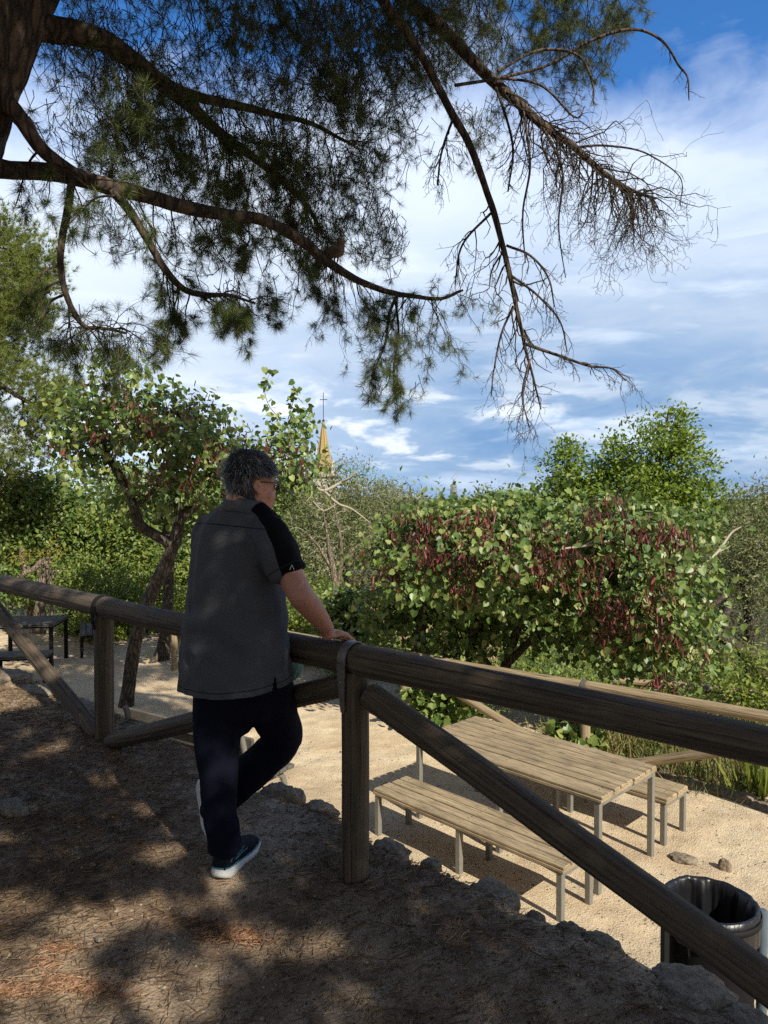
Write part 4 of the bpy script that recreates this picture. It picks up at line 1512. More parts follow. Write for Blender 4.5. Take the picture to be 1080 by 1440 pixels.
    # eyes behind the lenses
    for s in (-1, 1):
        g = Geo()
        ellipsoid(g, Hc + hf * .082 + hr * s * .032 + hu * .0, [hr * .012, hf * .012, hu * .01])
        part('eye', g, plain('eye_white', (.5, .47, .44), .3, 0, .1), root, True)

    # ---------- teal cloth bundle below the rail by the hidden hand
    c = P(408, 930, 3.36)
    g = Geo()
    n, m = 36, 24
    ph = np.linspace(-1.5, 1.5, m)
    tt = np.linspace(0, 2 * np.pi, n, endpoint=False)
    d = np.stack([np.cos(ph)[:, None] * np.cos(tt), np.cos(ph)[:, None] * np.sin(tt), np.sin(ph)[:, None] * np.ones(n)], -1)
    r = 1 + .2 * fbm(d * 2 + 9, 3, 3) + .1 * vnoise(d * 6, 9)
    Vb = d * r[..., None] * np.array([.062, .05, .085]) + c
    i = np.arange(m - 1)[:, None] * n
    j = np.arange(n)[None, :]
    jn = (j + 1) % n
    g.add(Vb.reshape(-1, 3), np.stack([i + j, i + jn, i + n + jn, i + n + j], -1).reshape(-1, 4))
    g.add(Vb[-1], [list(range(n))])
    capsule(g, [c + Z * .07, c + Z * .1 - ra * .03, P(372, 893, 3.34)], [.02, .014, .012], 12)
    part('cloth_bag', g, plain('teal_cloth', (.075, .17, .15), .85, 0, .3, 40, .2), None, True, c, label='teal cloth bundle hanging below the rail at the man\'s belly', cat='cloth bag')
make_man()
#==PART4==
# ================================================================== VEGETATION
TEMPL = {
    'heart': (np.array([[0, 0, 0], [0, 1, -.05], [-.3, -.1, .05], [-.52, .2, .1], [-.4, .6, .05], [.3, -.1, .05], [.52, .2, .1], [.4, .6, .05]]), [[0, 1, 4, 3, 2], [0, 5, 6, 7, 1]]),
    'oval': (np.array([[0, 0, 0], [-.27, .45, .06], [0, 1, -.03], [.27, .45, .06]]), [[0, 2, 1], [0, 3, 2]]),
    'slim': (np.array([[0, 0, 0], [-.13, .45, .03], [0, 1, 0], [.13, .45, .03]]), [[0, 2, 1], [0, 3, 2]]),
    'pod': (np.array([[0, 0, 0], [-.075, .2, .02], [-.08, .75, .02], [0, 1, 0], [.08, .75, .02], [.075, .2, .02]]), [[0, 3, 2, 1], [0, 5, 4, 3]]),
    'blade': (np.array([[-.02, 0, 0], [.02, 0, 0], [.016, .5, .04], [-.016, .5, .04], [0, 1, .16]]), [[0, 1, 2], [0, 2, 3], [3, 2, 4]]),
}


def leaves(g, c, axis, normal, size, kind, slot=0):
    T, F = TEMPL[kind]
    a = nrm(axis)
    w = nrm(np.cross(a, normal))
    n = np.cross(w, a)
    B = np.stack([w, a, n], 1)
    V = np.einsum('kt,mtj->mkj', T, B) * np.asarray(size)[:, None, None] + c[:, None, :]
    m = len(c)
    for L in set(len(f) for f in F):
        f = np.array([q for q in F if len(q) == L])
        g.add(V.reshape(-1, 3) if L == len(F[0]) else np.zeros((0, 3)), (np.arange(m)[:, None, None] * len(T) + f[None]).reshape(-1, L), slot)


def ball(n, rs, p=1 / 2.4):
    d = nrm(rs.normal(0, 1, (n, 3)))
    return d * (rs.uniform(0, 1, n) ** p)[:, None], d


def B(px, py, Y, rx, ry, rd=None):
    k = Y / F_PX
    return (P(px, py, Y), np.array([rx * k, rd if rd else (rx + ry) / 2 * k, ry * k]))


def crown_clumps(blobs, n, rs, p=1 / 2.4):
    vol = np.array([b[1][0] * b[1][2] * max(b[1][1], .2) ** .6 for b in blobs])
    cnt = np.maximum(1, (n * vol / vol.sum()).astype(int))
    C, D = [], []
    for (c, r), k in zip(blobs, cnt):
        q, d = ball(k, rs, p)
        # uneven outline
        C.append(c + q * r * (1 + .26 * vnoise(d * 2.3 + c, 5)[:, None]))
        D.append(nrm(d / r * r.mean()))
    C, D = np.concatenate(C), np.concatenate(D)
    k = vnoise(C * 1.5, 91) < .5                 # holes in the crown
    return C[k], D[k]


def fill_leaves(g, C, D, per, cr, size, kind, rs, hang=.5, slot=0, up=.6, keep=None):
    m = len(C)
    k = rs.poisson(per, m) if per < 60 else np.full(m, per)
    idx = np.repeat(np.arange(m), k)
    n = len(idx)
    c = C[idx] + rs.normal(0, 1, (n, 3)) * np.array([cr, cr, cr * .6])
    out = D[idx]
    ax = nrm(rs.normal(0, 1, (n, 3)) + out * .7 - np.array([0, 0, 1.0]) * hang * 1.6)
    no = nrm(rs.normal(0, .62, (n, 3)) + out * .7 + np.array([0, 0, 1.0]) * up + np.array([SUN]) * .45)
    s = size * (.5 + .9 * rs.uniform(0, 1, n) ** .8)
    leaves(g, c, ax, no, s, kind, slot)


def connect(g, starts, C, rs, r0=.02, r1=.004, sides=4, bend=.14, limit=None):
    """branches: every clump joins the nearest point of what has already grown"""
    nodes = np.array([s[:3] for s in starts])
    rad = np.array([min(s[3], r0) for s in starts])
    d = np.linalg.norm(C[:, None] - nodes[None], axis=2).min(1)
    tb = TwigBatch()
    N_, R_ = nodes.copy(), rad.copy()
    order = np.argsort(d)
    if limit:
        order = order[np.sort(rs.permutation(len(order))[:limit])]
    for i in order:
        dist = np.linalg.norm(N_ - C[i], axis=1) + .15 * (R_ < r1 * 1.3)
        k = int(np.argmin(dist))
        a, b = N_[k], C[i]
        L = np.linalg.norm(b - a)
        mid = (a + b) / 2 + rs.normal(0, bend * .5, 3) * L + np.array([0, 0, bend * L * .6])
        s = np.linspace(0, 1, 6)[:, None]
        pts = a * (1 - s) ** 2 + 2 * mid * s * (1 - s) + b * s ** 2
        ra = max(R_[k] * .72, r1)
        rr = np.linspace(ra, max(ra * .5, r1 * .6), 6)
        tb.add(pts, rr, sides)
        N_ = np.vstack([N_, pts[2:]])
        R_ = np.append(R_, rr[2:])
    tb.flush(g)


def trunk_geo(g, lines, sides=14, rough=.12, m=26, seed=1):
    starts = []
    for ln in lines:
        q = smooth_line([np.append(p, r) for p, r in ln], m)
        tube(g, q[:, :3], np.maximum(q[:, 3], .004), sides, rough=rough, seed=seed)
        starts += [tuple(a) for a in q[m // 3:]]
    return starts


def tree(name, label, cat, base, lines, blobs, nclump, per, cr, size, kind, leafm, barkm, seed, group=None, hang=.4, brn=None, r0=.03, sides=14, up=.6, p=1 / 2.4, second=None, r1=.004):
    rs = np.random.default_rng(seed)
    e = empty(name, base, label, cat, group)
    C, D = crown_clumps(blobs, nclump, rs, p)
    g = Geo()
    st = trunk_geo(g, lines, sides, seed=seed)
    part('trunk', g, M[barkm], e, True)
    g = Geo()
    connect(g, st, C, rs, r0=r0, limit=brn, r1=r1)
    part('branches', g, M[barkm], e, True, kind='stuff')
    g = Geo()
    mats = [M[leafm]]
    fill_leaves(g, C, D, per, cr, size, kind, rs, hang, up=up)
    if second:
        mats.append(M[second[0]])
        k = rs.permutation(len(C))[:int(len(C) * second[1])]
        fill_leaves(g, C[k], D[k], per * .6, cr, size, kind, rs, hang, slot=1, up=up)
    part('crown', g, mats, e)
    return e, C, D


def front(px, py, blobs, k=.97, near=3.5):
    for Y in np.arange(near, 24, .05):
        p = P(px, py, Y)
        for c, r in blobs:
            if (((p - c) / r) ** 2).sum() < k:
                return p
    return None


def pods(e, spots, blobs, rs, n=(16, 30), L=.085, spread=.09):
    g = Geo()
    tb = TwigBatch()
    for px, py in spots:
        p = front(px + rs.normal(0, 13), py + rs.normal(0, 15), blobs)
        if p is None:
            continue
        m = rs.integers(*n)
        c = p + rs.normal(0, 1, (m, 3)) * np.array([spread * 1.35, spread, spread * .95])
        ax = nrm(rs.normal(0, .34, (m, 3)) + [0, 0, -1.0])
        leaves(g, c, ax, nrm(rs.normal(0, .6, (m, 3)) + SUN), L * rs.uniform(.6, 1.2, m), 'pod')
        leaves(g, c, ax, nrm(np.cross(ax, rs.normal(0, 1, (m, 3)))), L * rs.uniform(.6, 1.2, m), 'pod')
        for q in range(0, m, 3):
            tb.add([c[q], (c[q] + p) / 2 + [0, 0, .02], p + [0, 0, .05]], [.0012, .0014, .0016])
    tb.flush(g, 1)
    part('seed_pods', g, [M['pod'], M['twig']], e, kind='stuff')


def L3(*a):
    """trunk line from (px, py, Y, width_px)"""
    return [(P(x, y, Y), w * Y / F_PX / 2) for x, y, Y, w in a]


# ---------------------------------------------------------------- the broad bush with red pods, centre right
jb = [B(760, 785, 9.3, 205, 92, 1.5), B(620, 800, 9.7, 105, 85, 1.2), B(885, 800, 8.9, 112, 100, 1.3), B(905, 895, 8.5, 75, 65, .9),
      B(545, 860, 10.0, 50, 50, .7), B(740, 738, 9.6, 150, 36, 1.2), B(880, 745, 9.1, 105, 50, 1.1), B(955, 860, 8.6, 40, 70, .7), B(620, 880, 9.8, 80, 45, .8), B(700, 855, 10.0, 120, 65, .7), B(820, 880, 9.6, 80, 60, .7), B(590, 745, 9.8, 60, 36, .8)]
b0 = P(587, 1003, 9.75)
e, C, D = tree('judas_tree', 'broad bushy tree hung with dark red pods behind the pale fence', 'tree', (b0[0], b0[1], gz(b0[0], b0[1])),
     [L3((585, 1018, 9.75, 22), (588, 960, 9.75, 20), (590, 905, 9.7, 16), (600, 850, 9.6, 12), (640, 800, 9.5, 8)),
      L3((588, 960, 9.75, 14), (630, 920, 9.6, 11), (690, 860, 9.5, 9), (730, 800, 9.4, 6)),
      L3((700, 985, 9.9, 16), (716, 920, 9.8, 14), (740, 860, 9.6, 10), (790, 800, 9.4, 7)),
      L3((716, 930, 9.8, 12), (770, 880, 9.5, 9), (840, 840, 9.2, 7), (900, 800, 9.0, 5)),
      L3((690, 940, 9.8, 9), (660, 890, 9.7, 7), (650, 830, 9.6, 5))],
     jb, 960, 29, .14, .066, 'heart', 'judas', 'bark_dark', 101, hang=.75, r0=.03, up=.45, p=1 / 3.2)
rs = np.random.default_rng(5)
# low skirt of leaves along the foot of the bush
spots = [(578, 748), (602, 742), (640, 752), (655, 742), (690, 748), (705, 760), (560, 765), (612, 768), (680, 772), (720, 790), (846, 722), (852, 733), (822, 742), (770, 792), (795, 790), (835, 800), (872, 742), (905, 762), (950, 766), (968, 760), (850, 770), (900, 852), (912, 860), (868, 872), (925, 812), (930, 828), (945, 908), (962, 915), (835, 862), (800, 760), (745, 768), (555, 790), (960, 948), (765, 770), (622, 756), (590, 758), (672, 760), (658, 775), (700, 775), (780, 805), (860, 758), (915, 845), (875, 858), (728, 760), (605, 785), (640, 790), (545, 770), (860, 725)]
pods(e, spots, [(c, r * 1.05) for c, r in jb], rs, (20, 58), .105, .085)

# ---------------------------------------------------------------- the crooked tree left of the man
lb = [B(205, 615, 9.9, 95, 55, 1.2), B(285, 618, 9.9, 60, 48, 1.1), B(140, 585, 9.7, 50, 55, .9), B(390, 650, 10.3, 65, 42, .9), B(402, 608, 10.3, 32, 30, .5),
      B(165, 520, 9.6, 38, 34, .5), B(250, 685, 9.8, 60, 30, .9), B(225, 575, 9.9, 60, 30, .9), B(320, 660, 10.1, 60, 40, .9), B(120, 640, 9.6, 40, 40, .8)]
b0 = P(178, 992, 9.9)
lines = [L3((176, 1002, 9.9, 24), (180, 975, 9.9, 19), (190, 905, 9.9, 18), (210, 842, 9.9, 19), (232, 795, 9.9, 18), (246, 764, 9.9, 16)),
         L3((247, 766, 9.9, 18), (218, 752, 9.9, 15), (197, 738, 9.85, 15), (188, 712, 9.8, 14), (176, 682, 9.8, 13), (156, 650, 9.75, 11), (140, 620, 9.7, 8), (120, 585, 9.6, 5)),
         L3((246, 766, 9.9, 18), (255, 728, 9.9, 15), (284, 704, 9.9, 13), (304, 672, 9.95, 12), (304, 640, 9.95, 10), (297, 610, 9.9, 8), (272, 587, 9.9, 6), (245, 590, 9.9, 4)),
         L3((250, 740, 9.9, 13), (249, 700, 9.8, 9), (240, 660, 9.8, 6), (225, 625, 9.8, 4)),
         L3((284, 704, 9.9, 9), (330, 692, 10.1, 9), (385, 692, 10.3, 8), (420, 682, 10.3, 7), (437, 672, 10.3, 5)),
         L3((190, 712, 9.8, 8), (215, 690, 9.7, 6), (235, 650, 9.7, 4))]
e, C, D = tree('judas_tree', 'crooked dark-trunked tree with red pods, just left of the man', 'tree', (b0[0], b0[1], gz(b0[0], b0[1])), lines, lb, 400, 17, .15, .07, 'heart', 'judas', 'bark_dark', 102, hang=.7, r0=.03, up=.45, p=1 / 2.6)
rs = np.random.default_rng(6)
pods(e, [(392, 605), (375, 602), (372, 640), (425, 645), (440, 690), (447, 668), (350, 650), (180, 570), (200, 590), (215, 640), (250, 650), (272, 668), (230, 620), (160, 640), (118, 640), (135, 600), (120, 560), (195, 655), (290, 630), (320, 668), (240, 600), (180, 540), (285, 580), (310, 625), (268, 690), (210, 612), (260, 625), (225, 668), (150, 670), (300, 655), (330, 640)], [(c, r * 1.05) for c, r in lb], rs, (12, 26), .09, .1)
g = Geo()
tb = TwigBatch()
cs, ax = [], []
for spr in ([(395, 590), (378, 570), (372, 545), (380, 524)], [(405, 590), (412, 565), (412, 542)], [(415, 600), (425, 588), (436, 575)]):
    q = smooth_line([P(x, y, 10.25) for x, y in spr], 12)
    tb.add(q, np.linspace(.006, .002, 12), 4)
    for k in range(2, 12):
        for _ in range(3):
            cs.append(q[k] + rng.normal(0, .05, 3))
            ax.append(rng.normal(0, 1, 3) + [0, 0, -.6])
tb.flush(g, 1)
leaves(g, np.array(cs), np.array(ax), rng.normal(0, .6, (len(cs), 3)) + SUN, .085 * rng.uniform(.7, 1.2, len(cs)), 'heart')
part('sprigs', g, [M['judas'], M['bark_dark']], e)

# tree behind it with root flare
b0 = P(228, 935, 12.6)
tree('judas_tree', 'slimmer tree with flared roots behind the crooked one', 'tree', (b0[0], b0[1], gz(b0[0], b0[1])),
     [L3((222, 945, 12.5, 30), (228, 925, 12.6, 22), (234, 880, 12.6, 16), (237, 820, 12.6, 15), (238, 770, 12.6, 13), (225, 720, 12.6, 8)), L3((232, 900, 12.6, 10), (216, 930, 12.4, 10), (200, 946, 12.2, 5)),
      L3((238, 770, 12.6, 9), (262, 730, 12.6, 6))],
     [B(215, 690, 12.8, 95, 45, 1.2), B(290, 720, 12.8, 60, 40, 1)], 170, 14, .17, .09, 'heart', 'judas', 'bark_dark', 103, hang=.6)

# ---------------------------------------------------------------- bright tree behind the bush
bb = [B(925, 640, 16, 62, 62), B(900, 700, 16, 95, 50), B(935, 595, 16, 42, 34), B(960, 620, 16, 32, 30), B(800, 668, 16.4, 38, 50), B(830, 690, 16.2, 45, 40), B(975, 700, 16, 42, 40), B(865, 655, 16.2, 32, 40), B(880, 620, 16, 22, 22), B(805, 640, 16.4, 26, 26), B(778, 690, 16.6, 28, 24), B(1005, 725, 15.8, 28, 30), B(985, 655, 16, 18, 18)]
b0 = P(900, 690, 16)
tree('broadleaf_tree', 'tall yellow-green tree rising above the red-podded bush', 'tree', (b0[0], b0[1], gz(b0[0], b0[1])),
     [[(np.array([b0[0], 16, gz(b0[0], 16) - .1]), .13), (P(905, 780, 16), .11), (P(915, 700, 16), .08), (P(930, 640, 16), .05), (P(940, 580, 16), .02)], L3((905, 770, 16, 9), (850, 710, 16.2, 7), (805, 660, 16.4, 4))],
     bb, 640, 36, .15, .095, 'oval', 'bright', 'bark_dark', 104, hang=-.1, up=.8, p=1 / 2.2)

# ---------------------------------------------------------------- olives and others
OL = 'grey-green olive trees'
def olive(label, blobs, base, seed, n=260, per=40, cr=.2, size=.085, lines=None, leafm='olive', group=OL, second=None, barkm='bark_dark', name='olive_tree', kind='slim'):
    bx, by, Y = base
    p = P(bx, by, Y)
    z = gz(p[0], Y)
    ln = [[(np.array([p[0], Y, z - .1]), .1), (np.array([p[0] + .15, Y, z + (p[2] - z) * .5]), .08), (p, .05)]]
    return tree(name, label, 'tree', (p[0], Y, z), ln + (lines or []), blobs, n, per, cr, size, kind, leafm, barkm, seed, group=group, hang=.1, second=second, brn=120)
olive('grey-green olive tree under the church spire', [B(490, 745, 17, 85, 85), B(455, 695, 17, 48, 58), B(500, 690, 17.2, 45, 35), B(440, 780, 16.8, 40, 70), B(545, 730, 17.5, 45, 45)], (480, 770, 17), 110, 380, 46, .2, .09)
olive('dense olive tree between the spire and the red-podded bush', [B(575, 715, 21, 42, 32), B(550, 700, 21.5, 28, 28), B(590, 745, 21, 40, 40)], (575, 740, 21), 111, 170, 40, .2, .1)
olive('olive-green treetop below the distant tower', [B(640, 727, 23, 55, 22), B(692, 716, 22, 42, 24), B(605, 738, 22, 30, 30)], (650, 745, 23), 112, 190, 40, .22, .11, leafm='shrub', second=('olive', .8), group=None, name='broadleaf_tree', kind='oval')
olive('low yellow-green treetop left of the tall yellow-green tree', [B(735, 712, 20, 40, 22), B(765, 718, 20, 30, 28)], (745, 740, 20), 113, 110, 36, .2, .1, leafm='bright', group=None, name='broadleaf_tree', kind='oval')
olive('grey olive tree at the right picture edge with a gnarled low limb', [B(1055, 725, 13, 52, 46), B(1030, 790, 13, 62, 50), B(1080, 800, 13, 60, 80), B(1000, 830, 13.4, 40, 50), B(1060, 870, 13.2, 50, 40), B(1100, 700, 13.4, 50, 40)], (1045, 820, 13), 114, 380, 44, .17, .08,
      lines=[L3((1100, 985, 12.2, 26), (1072, 945, 12.0, 20), (1030, 905, 11.9, 16), (990, 886, 11.8, 15), (958, 888, 11.7, 11), (935, 893, 11.7, 5)),
             L3((1010, 885, 11.9, 10), (975, 862, 11.8, 15), (958, 870, 11.7, 13), (953, 878, 11.7, 7)), L3((975, 862, 11.8, 8), (1010, 845, 12, 7), (1030, 825, 12.2, 5)), L3((990, 866, 11.8, 6), (1020, 882, 11.7, 5), (1050, 880, 11.7, 4), (1070, 868, 11.7, 2)),
             L3((1012, 985, 12.4, 17), (1014, 930, 12.4, 16), (1018, 880, 12.5, 13), (1030, 830, 12.8, 9))])
# pale bare shoots
def bare_tree():
    p = P(472, 838, 14)
    e = empty('bare_tree', (p[0], 14, gz(p[0], 14)), 'leafless pale twiggy tree behind the man\'s forearm', 'tree')
    g = Geo()
    z = gz(p[0], 14)
    stem = [[(np.array([p[0], 14, z - .1]), .09), (P(472, 830, 14), .075), (P(468, 800, 14), .06), (P(462, 765, 14), .035), (P(455, 720, 14), .012)],
            L3((472, 830, 14, 8), (480, 790, 14, 6), (478, 750, 14, 4), (470, 715, 14, 2)), L3((466, 800, 14, 5), (445, 765, 13.9, 3.5), (425, 745, 13.8, 2)), L3((479, 790, 14, 4), (505, 765, 14, 3), (530, 745, 14, 1.5))]
    st = trunk_geo(g, stem, 10)
    part('trunk', g, M['bark_pale'], e, True)
    rs = np.random.default_rng(77)
    q, d = ball(110, rs, 1 / 2)
    C = P(470, 745, 14) + q * np.array([1.05, .7, .8])
    g = Geo()
    connect(g, [tuple(s[:3]) + (.01,) for s in st], C, rs, r0=.012, r1=.0032, bend=.3)
    part('branches', g, M['twig_pale'], e, kind='stuff')
bare_tree()
def dead_branches(name, label, paths, mat='twig_pale'):
    p0 = P(*paths[0][0][:3])
    e = empty(name, p0, label, 'branch')
    for path in paths:
        g = Geo()
        q = smooth_line([np.append(P(x, y, Y), w * Y / F_PX / 2) for x, y, Y, w in path], 18)
        tube(g, q[:, :3], np.maximum(q[:, 3], .003), 7, rough=.1)
        part('limb', g, M[mat], e, True)
dead_branches('dead_branch', 'pale forked dead branch reaching out beside the man\'s face', [[(390, 668, 10.0, 5), (415, 665, 10.2, 5), (436, 680, 10.3, 5), (455, 690, 10.4, 4.5), (480, 678, 10.5, 4), (500, 668, 10.5, 2.5)], [(436, 680, 10.3, 4), (438, 695, 10.3, 3), (430, 706, 10.3, 1.5)], [(455, 690, 10.4, 4), (475, 708, 10.5, 3.5), (495, 716, 10.6, 2.5), (520, 735, 10.6, 1.5)], [(475, 708, 10.5, 2.5), (455, 718, 10.5, 2.2), (440, 705, 10.5, 1.5)], [(480, 678, 10.5, 3), (492, 672, 10.4, 2), (503, 660, 10.4, 1.2), (520, 650, 10.4, .8)]])
dead_branches('dead_branch', 'long pale bare shoot arching over the right side of the podded bush', [[(975, 812, 8.3, 4), (990, 795, 8.3, 4), (1010, 775, 8.4, 4), (1028, 750, 8.5, 3.2), (1042, 741, 8.5, 2)], [(1008, 777, 8.4, 3), (1020, 772, 8.4, 2), (1027, 768, 8.4, 1)]])
dead_branches('dead_branch', 'pale twig lying across the top of the podded bush', [[(790, 772, 7.95, 3), (820, 768, 7.95, 3.5), (850, 762, 7.9, 3), (880, 756, 7.9, 2)], [(820, 768, 7.95, 2.4), (838, 758, 7.9, 1.6)]])

# ---------------------------------------------------------------- trees and shrubs of the left background
LG = 'leafy trees behind the shaded picnic table'
def backtree(label, blobs, seed, n, per, size, leafm, kind='oval', second=None, trunk=None, cr=.2, name='broadleaf_tree', hang=.2):
    c = blobs[0][0]
    z = gz(c[0], c[1])
    ln = trunk or [[(np.array([c[0], c[1], z - .1]), .09), (np.array([c[0] + .1, c[1], (z + c[2]) / 2]), .07), (c, .04)]]
    return tree(name, label, 'tree', (c[0], c[1], z), ln, blobs, n, per, cr, size, kind, leafm, 'bark_pale', seed, group=LG, hang=hang, brn=60, second=second)
backtree('round light-green tree behind the pale cut trunk', [B(150, 720, 17, 75, 50), B(120, 760, 16.8, 60, 50), B(190, 770, 17, 60, 45)], 120, 240, 34, .11, 'shrub', second=('lime', .3))
backtree('dark leafy tree above the shaded picnic table', [B(40, 745, 16, 70, 50), B(20, 690, 15.6, 60, 40), B(70, 690, 16, 40, 45), B(30, 800, 15.5, 60, 40)], 121, 250, 34, .11, 'shrub', second=('judas', .5))
backtree('yellow-leaved tree at the left picture edge', [B(10, 662, 15.2, 30, 24), B(-20, 690, 15.2, 30, 30), B(38, 682, 15.4, 16, 12)], 122, 70, 26, .06, 'yellow', 'oval', cr=.15, second=('shrub', .5), trunk=[[(P(-30, 900, 15.2), .06), (P(-20, 760, 15.2), .05), (P(0, 680, 15.2), .03)]])
backtree('bushy green tree seen between the crooked trunk and the man', [B(230, 800, 18.5, 75, 60), B(280, 770, 18.5, 60, 60), B(210, 850, 18, 50, 50)], 123, 250, 34, .115, 'shrub', second=('lime', .35))
backtree('small leafy tree right behind the left fence post', [B(150, 835, 15, 50, 42), B(110, 830, 15.4, 50, 40), B(175, 860, 14.8, 35, 30)], 124, 170, 34, .075, 'shrub', second=('lime', .4))
backtree('tall pale-green tree left of the olive, behind the man\'s head', [B(350, 690, 19, 75, 60), B(400, 760, 18.5, 60, 60), B(330, 760, 19, 70, 60), B(385, 700, 18.7, 50, 40)], 125, 320, 34, .115, 'shrub', second=('lime', .4))
backtree('little sapling of yellowish leaves above the pale cut trunk', [B(72, 772, 13.4, 14, 10), B(28, 782, 13.5, 18, 8)], 126, 14, 18, .055, 'yellow', 'oval', cr=.1, trunk=[[(P(74, 880, 13.5), .03), (P(72, 830, 13.5), .022), (P(70, 775, 13.4), .01)]])
# pale cut trunk
def cut_trunk():
    p = P(58, 868, 13.8)
    e = empty('pollard_trunk', (p[0], 13.8, gz(p[0], 13.8)), 'pale pollarded trunk with a forked side limb behind the shaded table', 'tree trunk')
    g = Geo()
    trunk_geo(g, [L3((53, 890, 13.8, 22), (56, 860, 13.8, 16), (60, 825, 13.8, 14), (64, 795, 13.8, 14), (66, 784, 13.8, 12))], 14)
    part('trunk', g, M['bark_pale'], e, True)
    for pth in ([(60, 788, 13.8, 9), (48, 800, 13.7, 8), (36, 805, 13.6, 8), (28, 815, 13.6, 6)], [(38, 804, 13.6, 7), (32, 790, 13.6, 7), (30, 770, 13.6, 6)], [(68, 820, 13.8, 6), (76, 808, 13.8, 5), (80, 800, 13.8, 3)]):
        g = Geo()
        trunk_geo(g, [L3(*pth)], 9)
        part('limb', g, M['bark_pale'], e, True)
cut_trunk()
SG = 'low round shrubs'
def shrub(label, x, y, Y, rx, ry, leafm, seed, size=.07, kind='oval', per=30, n=70, cr=.12):
    p = P(x, y, Y)
    z = gz(p[0], Y)
    k = Y / F_PX
    rs = np.random.default_rng(seed)
    e = empty('shrub', (p[0], Y, z), label, 'shrub', SG)
    h = max(p[2] + ry * k - z, .4)
    bl = [(np.array([p[0], Y, z + h * .5]), np.array([rx * k, rx * k * .8, h * .52]))]
    C, D = crown_clumps(bl, n, rs, 1 / 2.2)
    C[:, 2] = np.maximum(C[:, 2], z + .05)
    g = Geo()
    connect(g, [(p[0] + a, Y + b, z, .015) for a, b in ((0, 0), (.1, .05), (-.1, .04))], C, rs, r0=.014, r1=.003, limit=45)
    part('stems', g, M['bark_dark'], e)
    g = Geo()
    fill_leaves(g, C, D, per, cr, size, kind, rs, .1)
    part('foliage', g, M[leafm], e)
SH = [('bright green shrub below the crooked tree\'s fork', 150, 870, 14.2, 40, 20, 'lime'), ('green shrub left of the crooked trunk\'s foot', 115, 880, 15, 40, 26, 'shrub'),
      ('lime shrub behind the left post of the dark fence', 262, 855, 14.5, 40, 34, 'lime'), ('dark green shrub behind the slim tree\'s root flare', 200, 885, 15.2, 45, 26, 'shrub'),
      ('leafy shrub beside the man\'s elbow', 435, 855, 13, 45, 35, 'shrub'), ('green shrub just above the man\'s resting hand', 480, 862, 11.4, 38, 36, 'judas'), ('lime sprout shrub at the man\'s waist behind the fence', 418, 880, 12.4, 30, 22, 'lime'),
      ('green shrub at the right edge under the olive limb', 1058, 955, 9.6, 46, 50, 'lime'), ('dark shrub in the shade under the olive limb', 980, 925, 11.2, 50, 34, 'shrub'), ('leafy plant at the foot of the podded bush by its trunk', 622, 985, 9.0, 30, 30, 'judas'),
      ('small leafy weed beside the pale fence post', 812, 1032, 7.75, 20, 16, 'judas'), ('dark weed behind the table\'s far corner', 690, 1012, 9.3, 34, 22, 'shrub')]
for q, s in enumerate(SH):
    shrub(*s, 200 + q, size=.085 if s[6] == 'judas' else .07, kind='heart' if s[6] == 'judas' else 'oval', n=36 if s[4] < 26 else 75, cr=.08 if s[4] < 26 else .13)

# undergrowth and a far wood that reads as one mass
def undergrowth():
    rs = np.random.default_rng(8)
    n = 7000
    x, y = rs.uniform(-16, 18, n), rs.uniform(9.5, 34, n)
    d2 = (y - np.interp(x, FX, FY)) * .78
    k = ((d2 > 1.3) & (x > -1)) | ((y > 15.3) & (x <= -1)) | ((x > -4) & (x < 1) & (y > 12.6) & (y < 16))
    k &= ~((x > 1.2) & (x < 3.2) & (y < 12))
    x, y = x[k], y[k]
    C = np.stack([x, y, hgt(x, y) + rs.uniform(0, 1.1, len(x)) ** 1.4 * np.clip((y - 8) / 7, .4, 1.5)], -1)
    g = Geo()
    D = np.tile([0, -.3, .9], (len(C), 1))
    h = len(C) // 2
    fill_leaves(g, C[:h], D[:h], 26, .2, .085, 'oval', rs, .1)
    fill_leaves(g, C[h:], D[h:], 26, .2, .08, 'oval', rs, .1, slot=1)
    part('undergrowth', g, [M['shrub'], M['lime']], loc=(0, 0, 0), kind='stuff', label='tangled green undergrowth on the slope behind the fences')
undergrowth()
def far_wood():
    rs = np.random.default_rng(9)
    n = 1500
    x, y = rs.uniform(-75, 75, n), rs.uniform(30, 70, n)
    top = 1.6 - y * (14 + 14 * vnoise(np.stack([x * .12, y * .12, 0 * x], -1), 4)) / F_PX
    z = hgt(x, y)
    C = np.stack([x, y, z + (top - z) * rs.uniform(.25, 1, n) ** .5], -1)
    g = Geo()
    fill_leaves(g, C, np.tile([0, -.4, .8], (n, 1)), 40, 1.0, .34, 'oval', rs, .1)
    part('treeline', g, M['shrub'], loc=(0, 0, 0), kind='stuff', label='far wood below the horizon')
far_wood()

# grasses of the plant bed
def grass_patch(name, label, pts, n, h, mat, kind='stuff', spread=.28, seed=1):
    rs = np.random.default_rng(seed)
    g = Geo()
    for (px, py, Y, k) in pts:
        p = P(px, py, Y)
        m = int(n * k)
        x, y = p[0] + rs.normal(0, spread, m), Y + rs.normal(0, spread * .7, m)
        z = hgt(x, y)
        leaves(g, np.stack([x, y, z - .01], -1), nrm(rs.normal(0, .33, (m, 3)) * [1, 1, .3] + [0, 0, 1]), rs.normal(0, 1, (m, 3)) * [1, 1, .1], h * rs.uniform(.4, 1.15, m), 'blade')
    return g
g = grass_patch('dry_grass', '', [(850, 1060, 8.3, 1), (900, 1050, 8.3, 1.2), (960, 1055, 7.9, 1.2), (1010, 1070, 7.5, 1.2), (1060, 1075, 7.3, 1.2), (1085, 1050, 7.6, 1), (930, 1030, 9, 1), (1000, 1040, 8.4, 1), (1040, 1040, 8.2, 1), (880, 1030, 9, .8)], 420, .34, 'grass_dry')
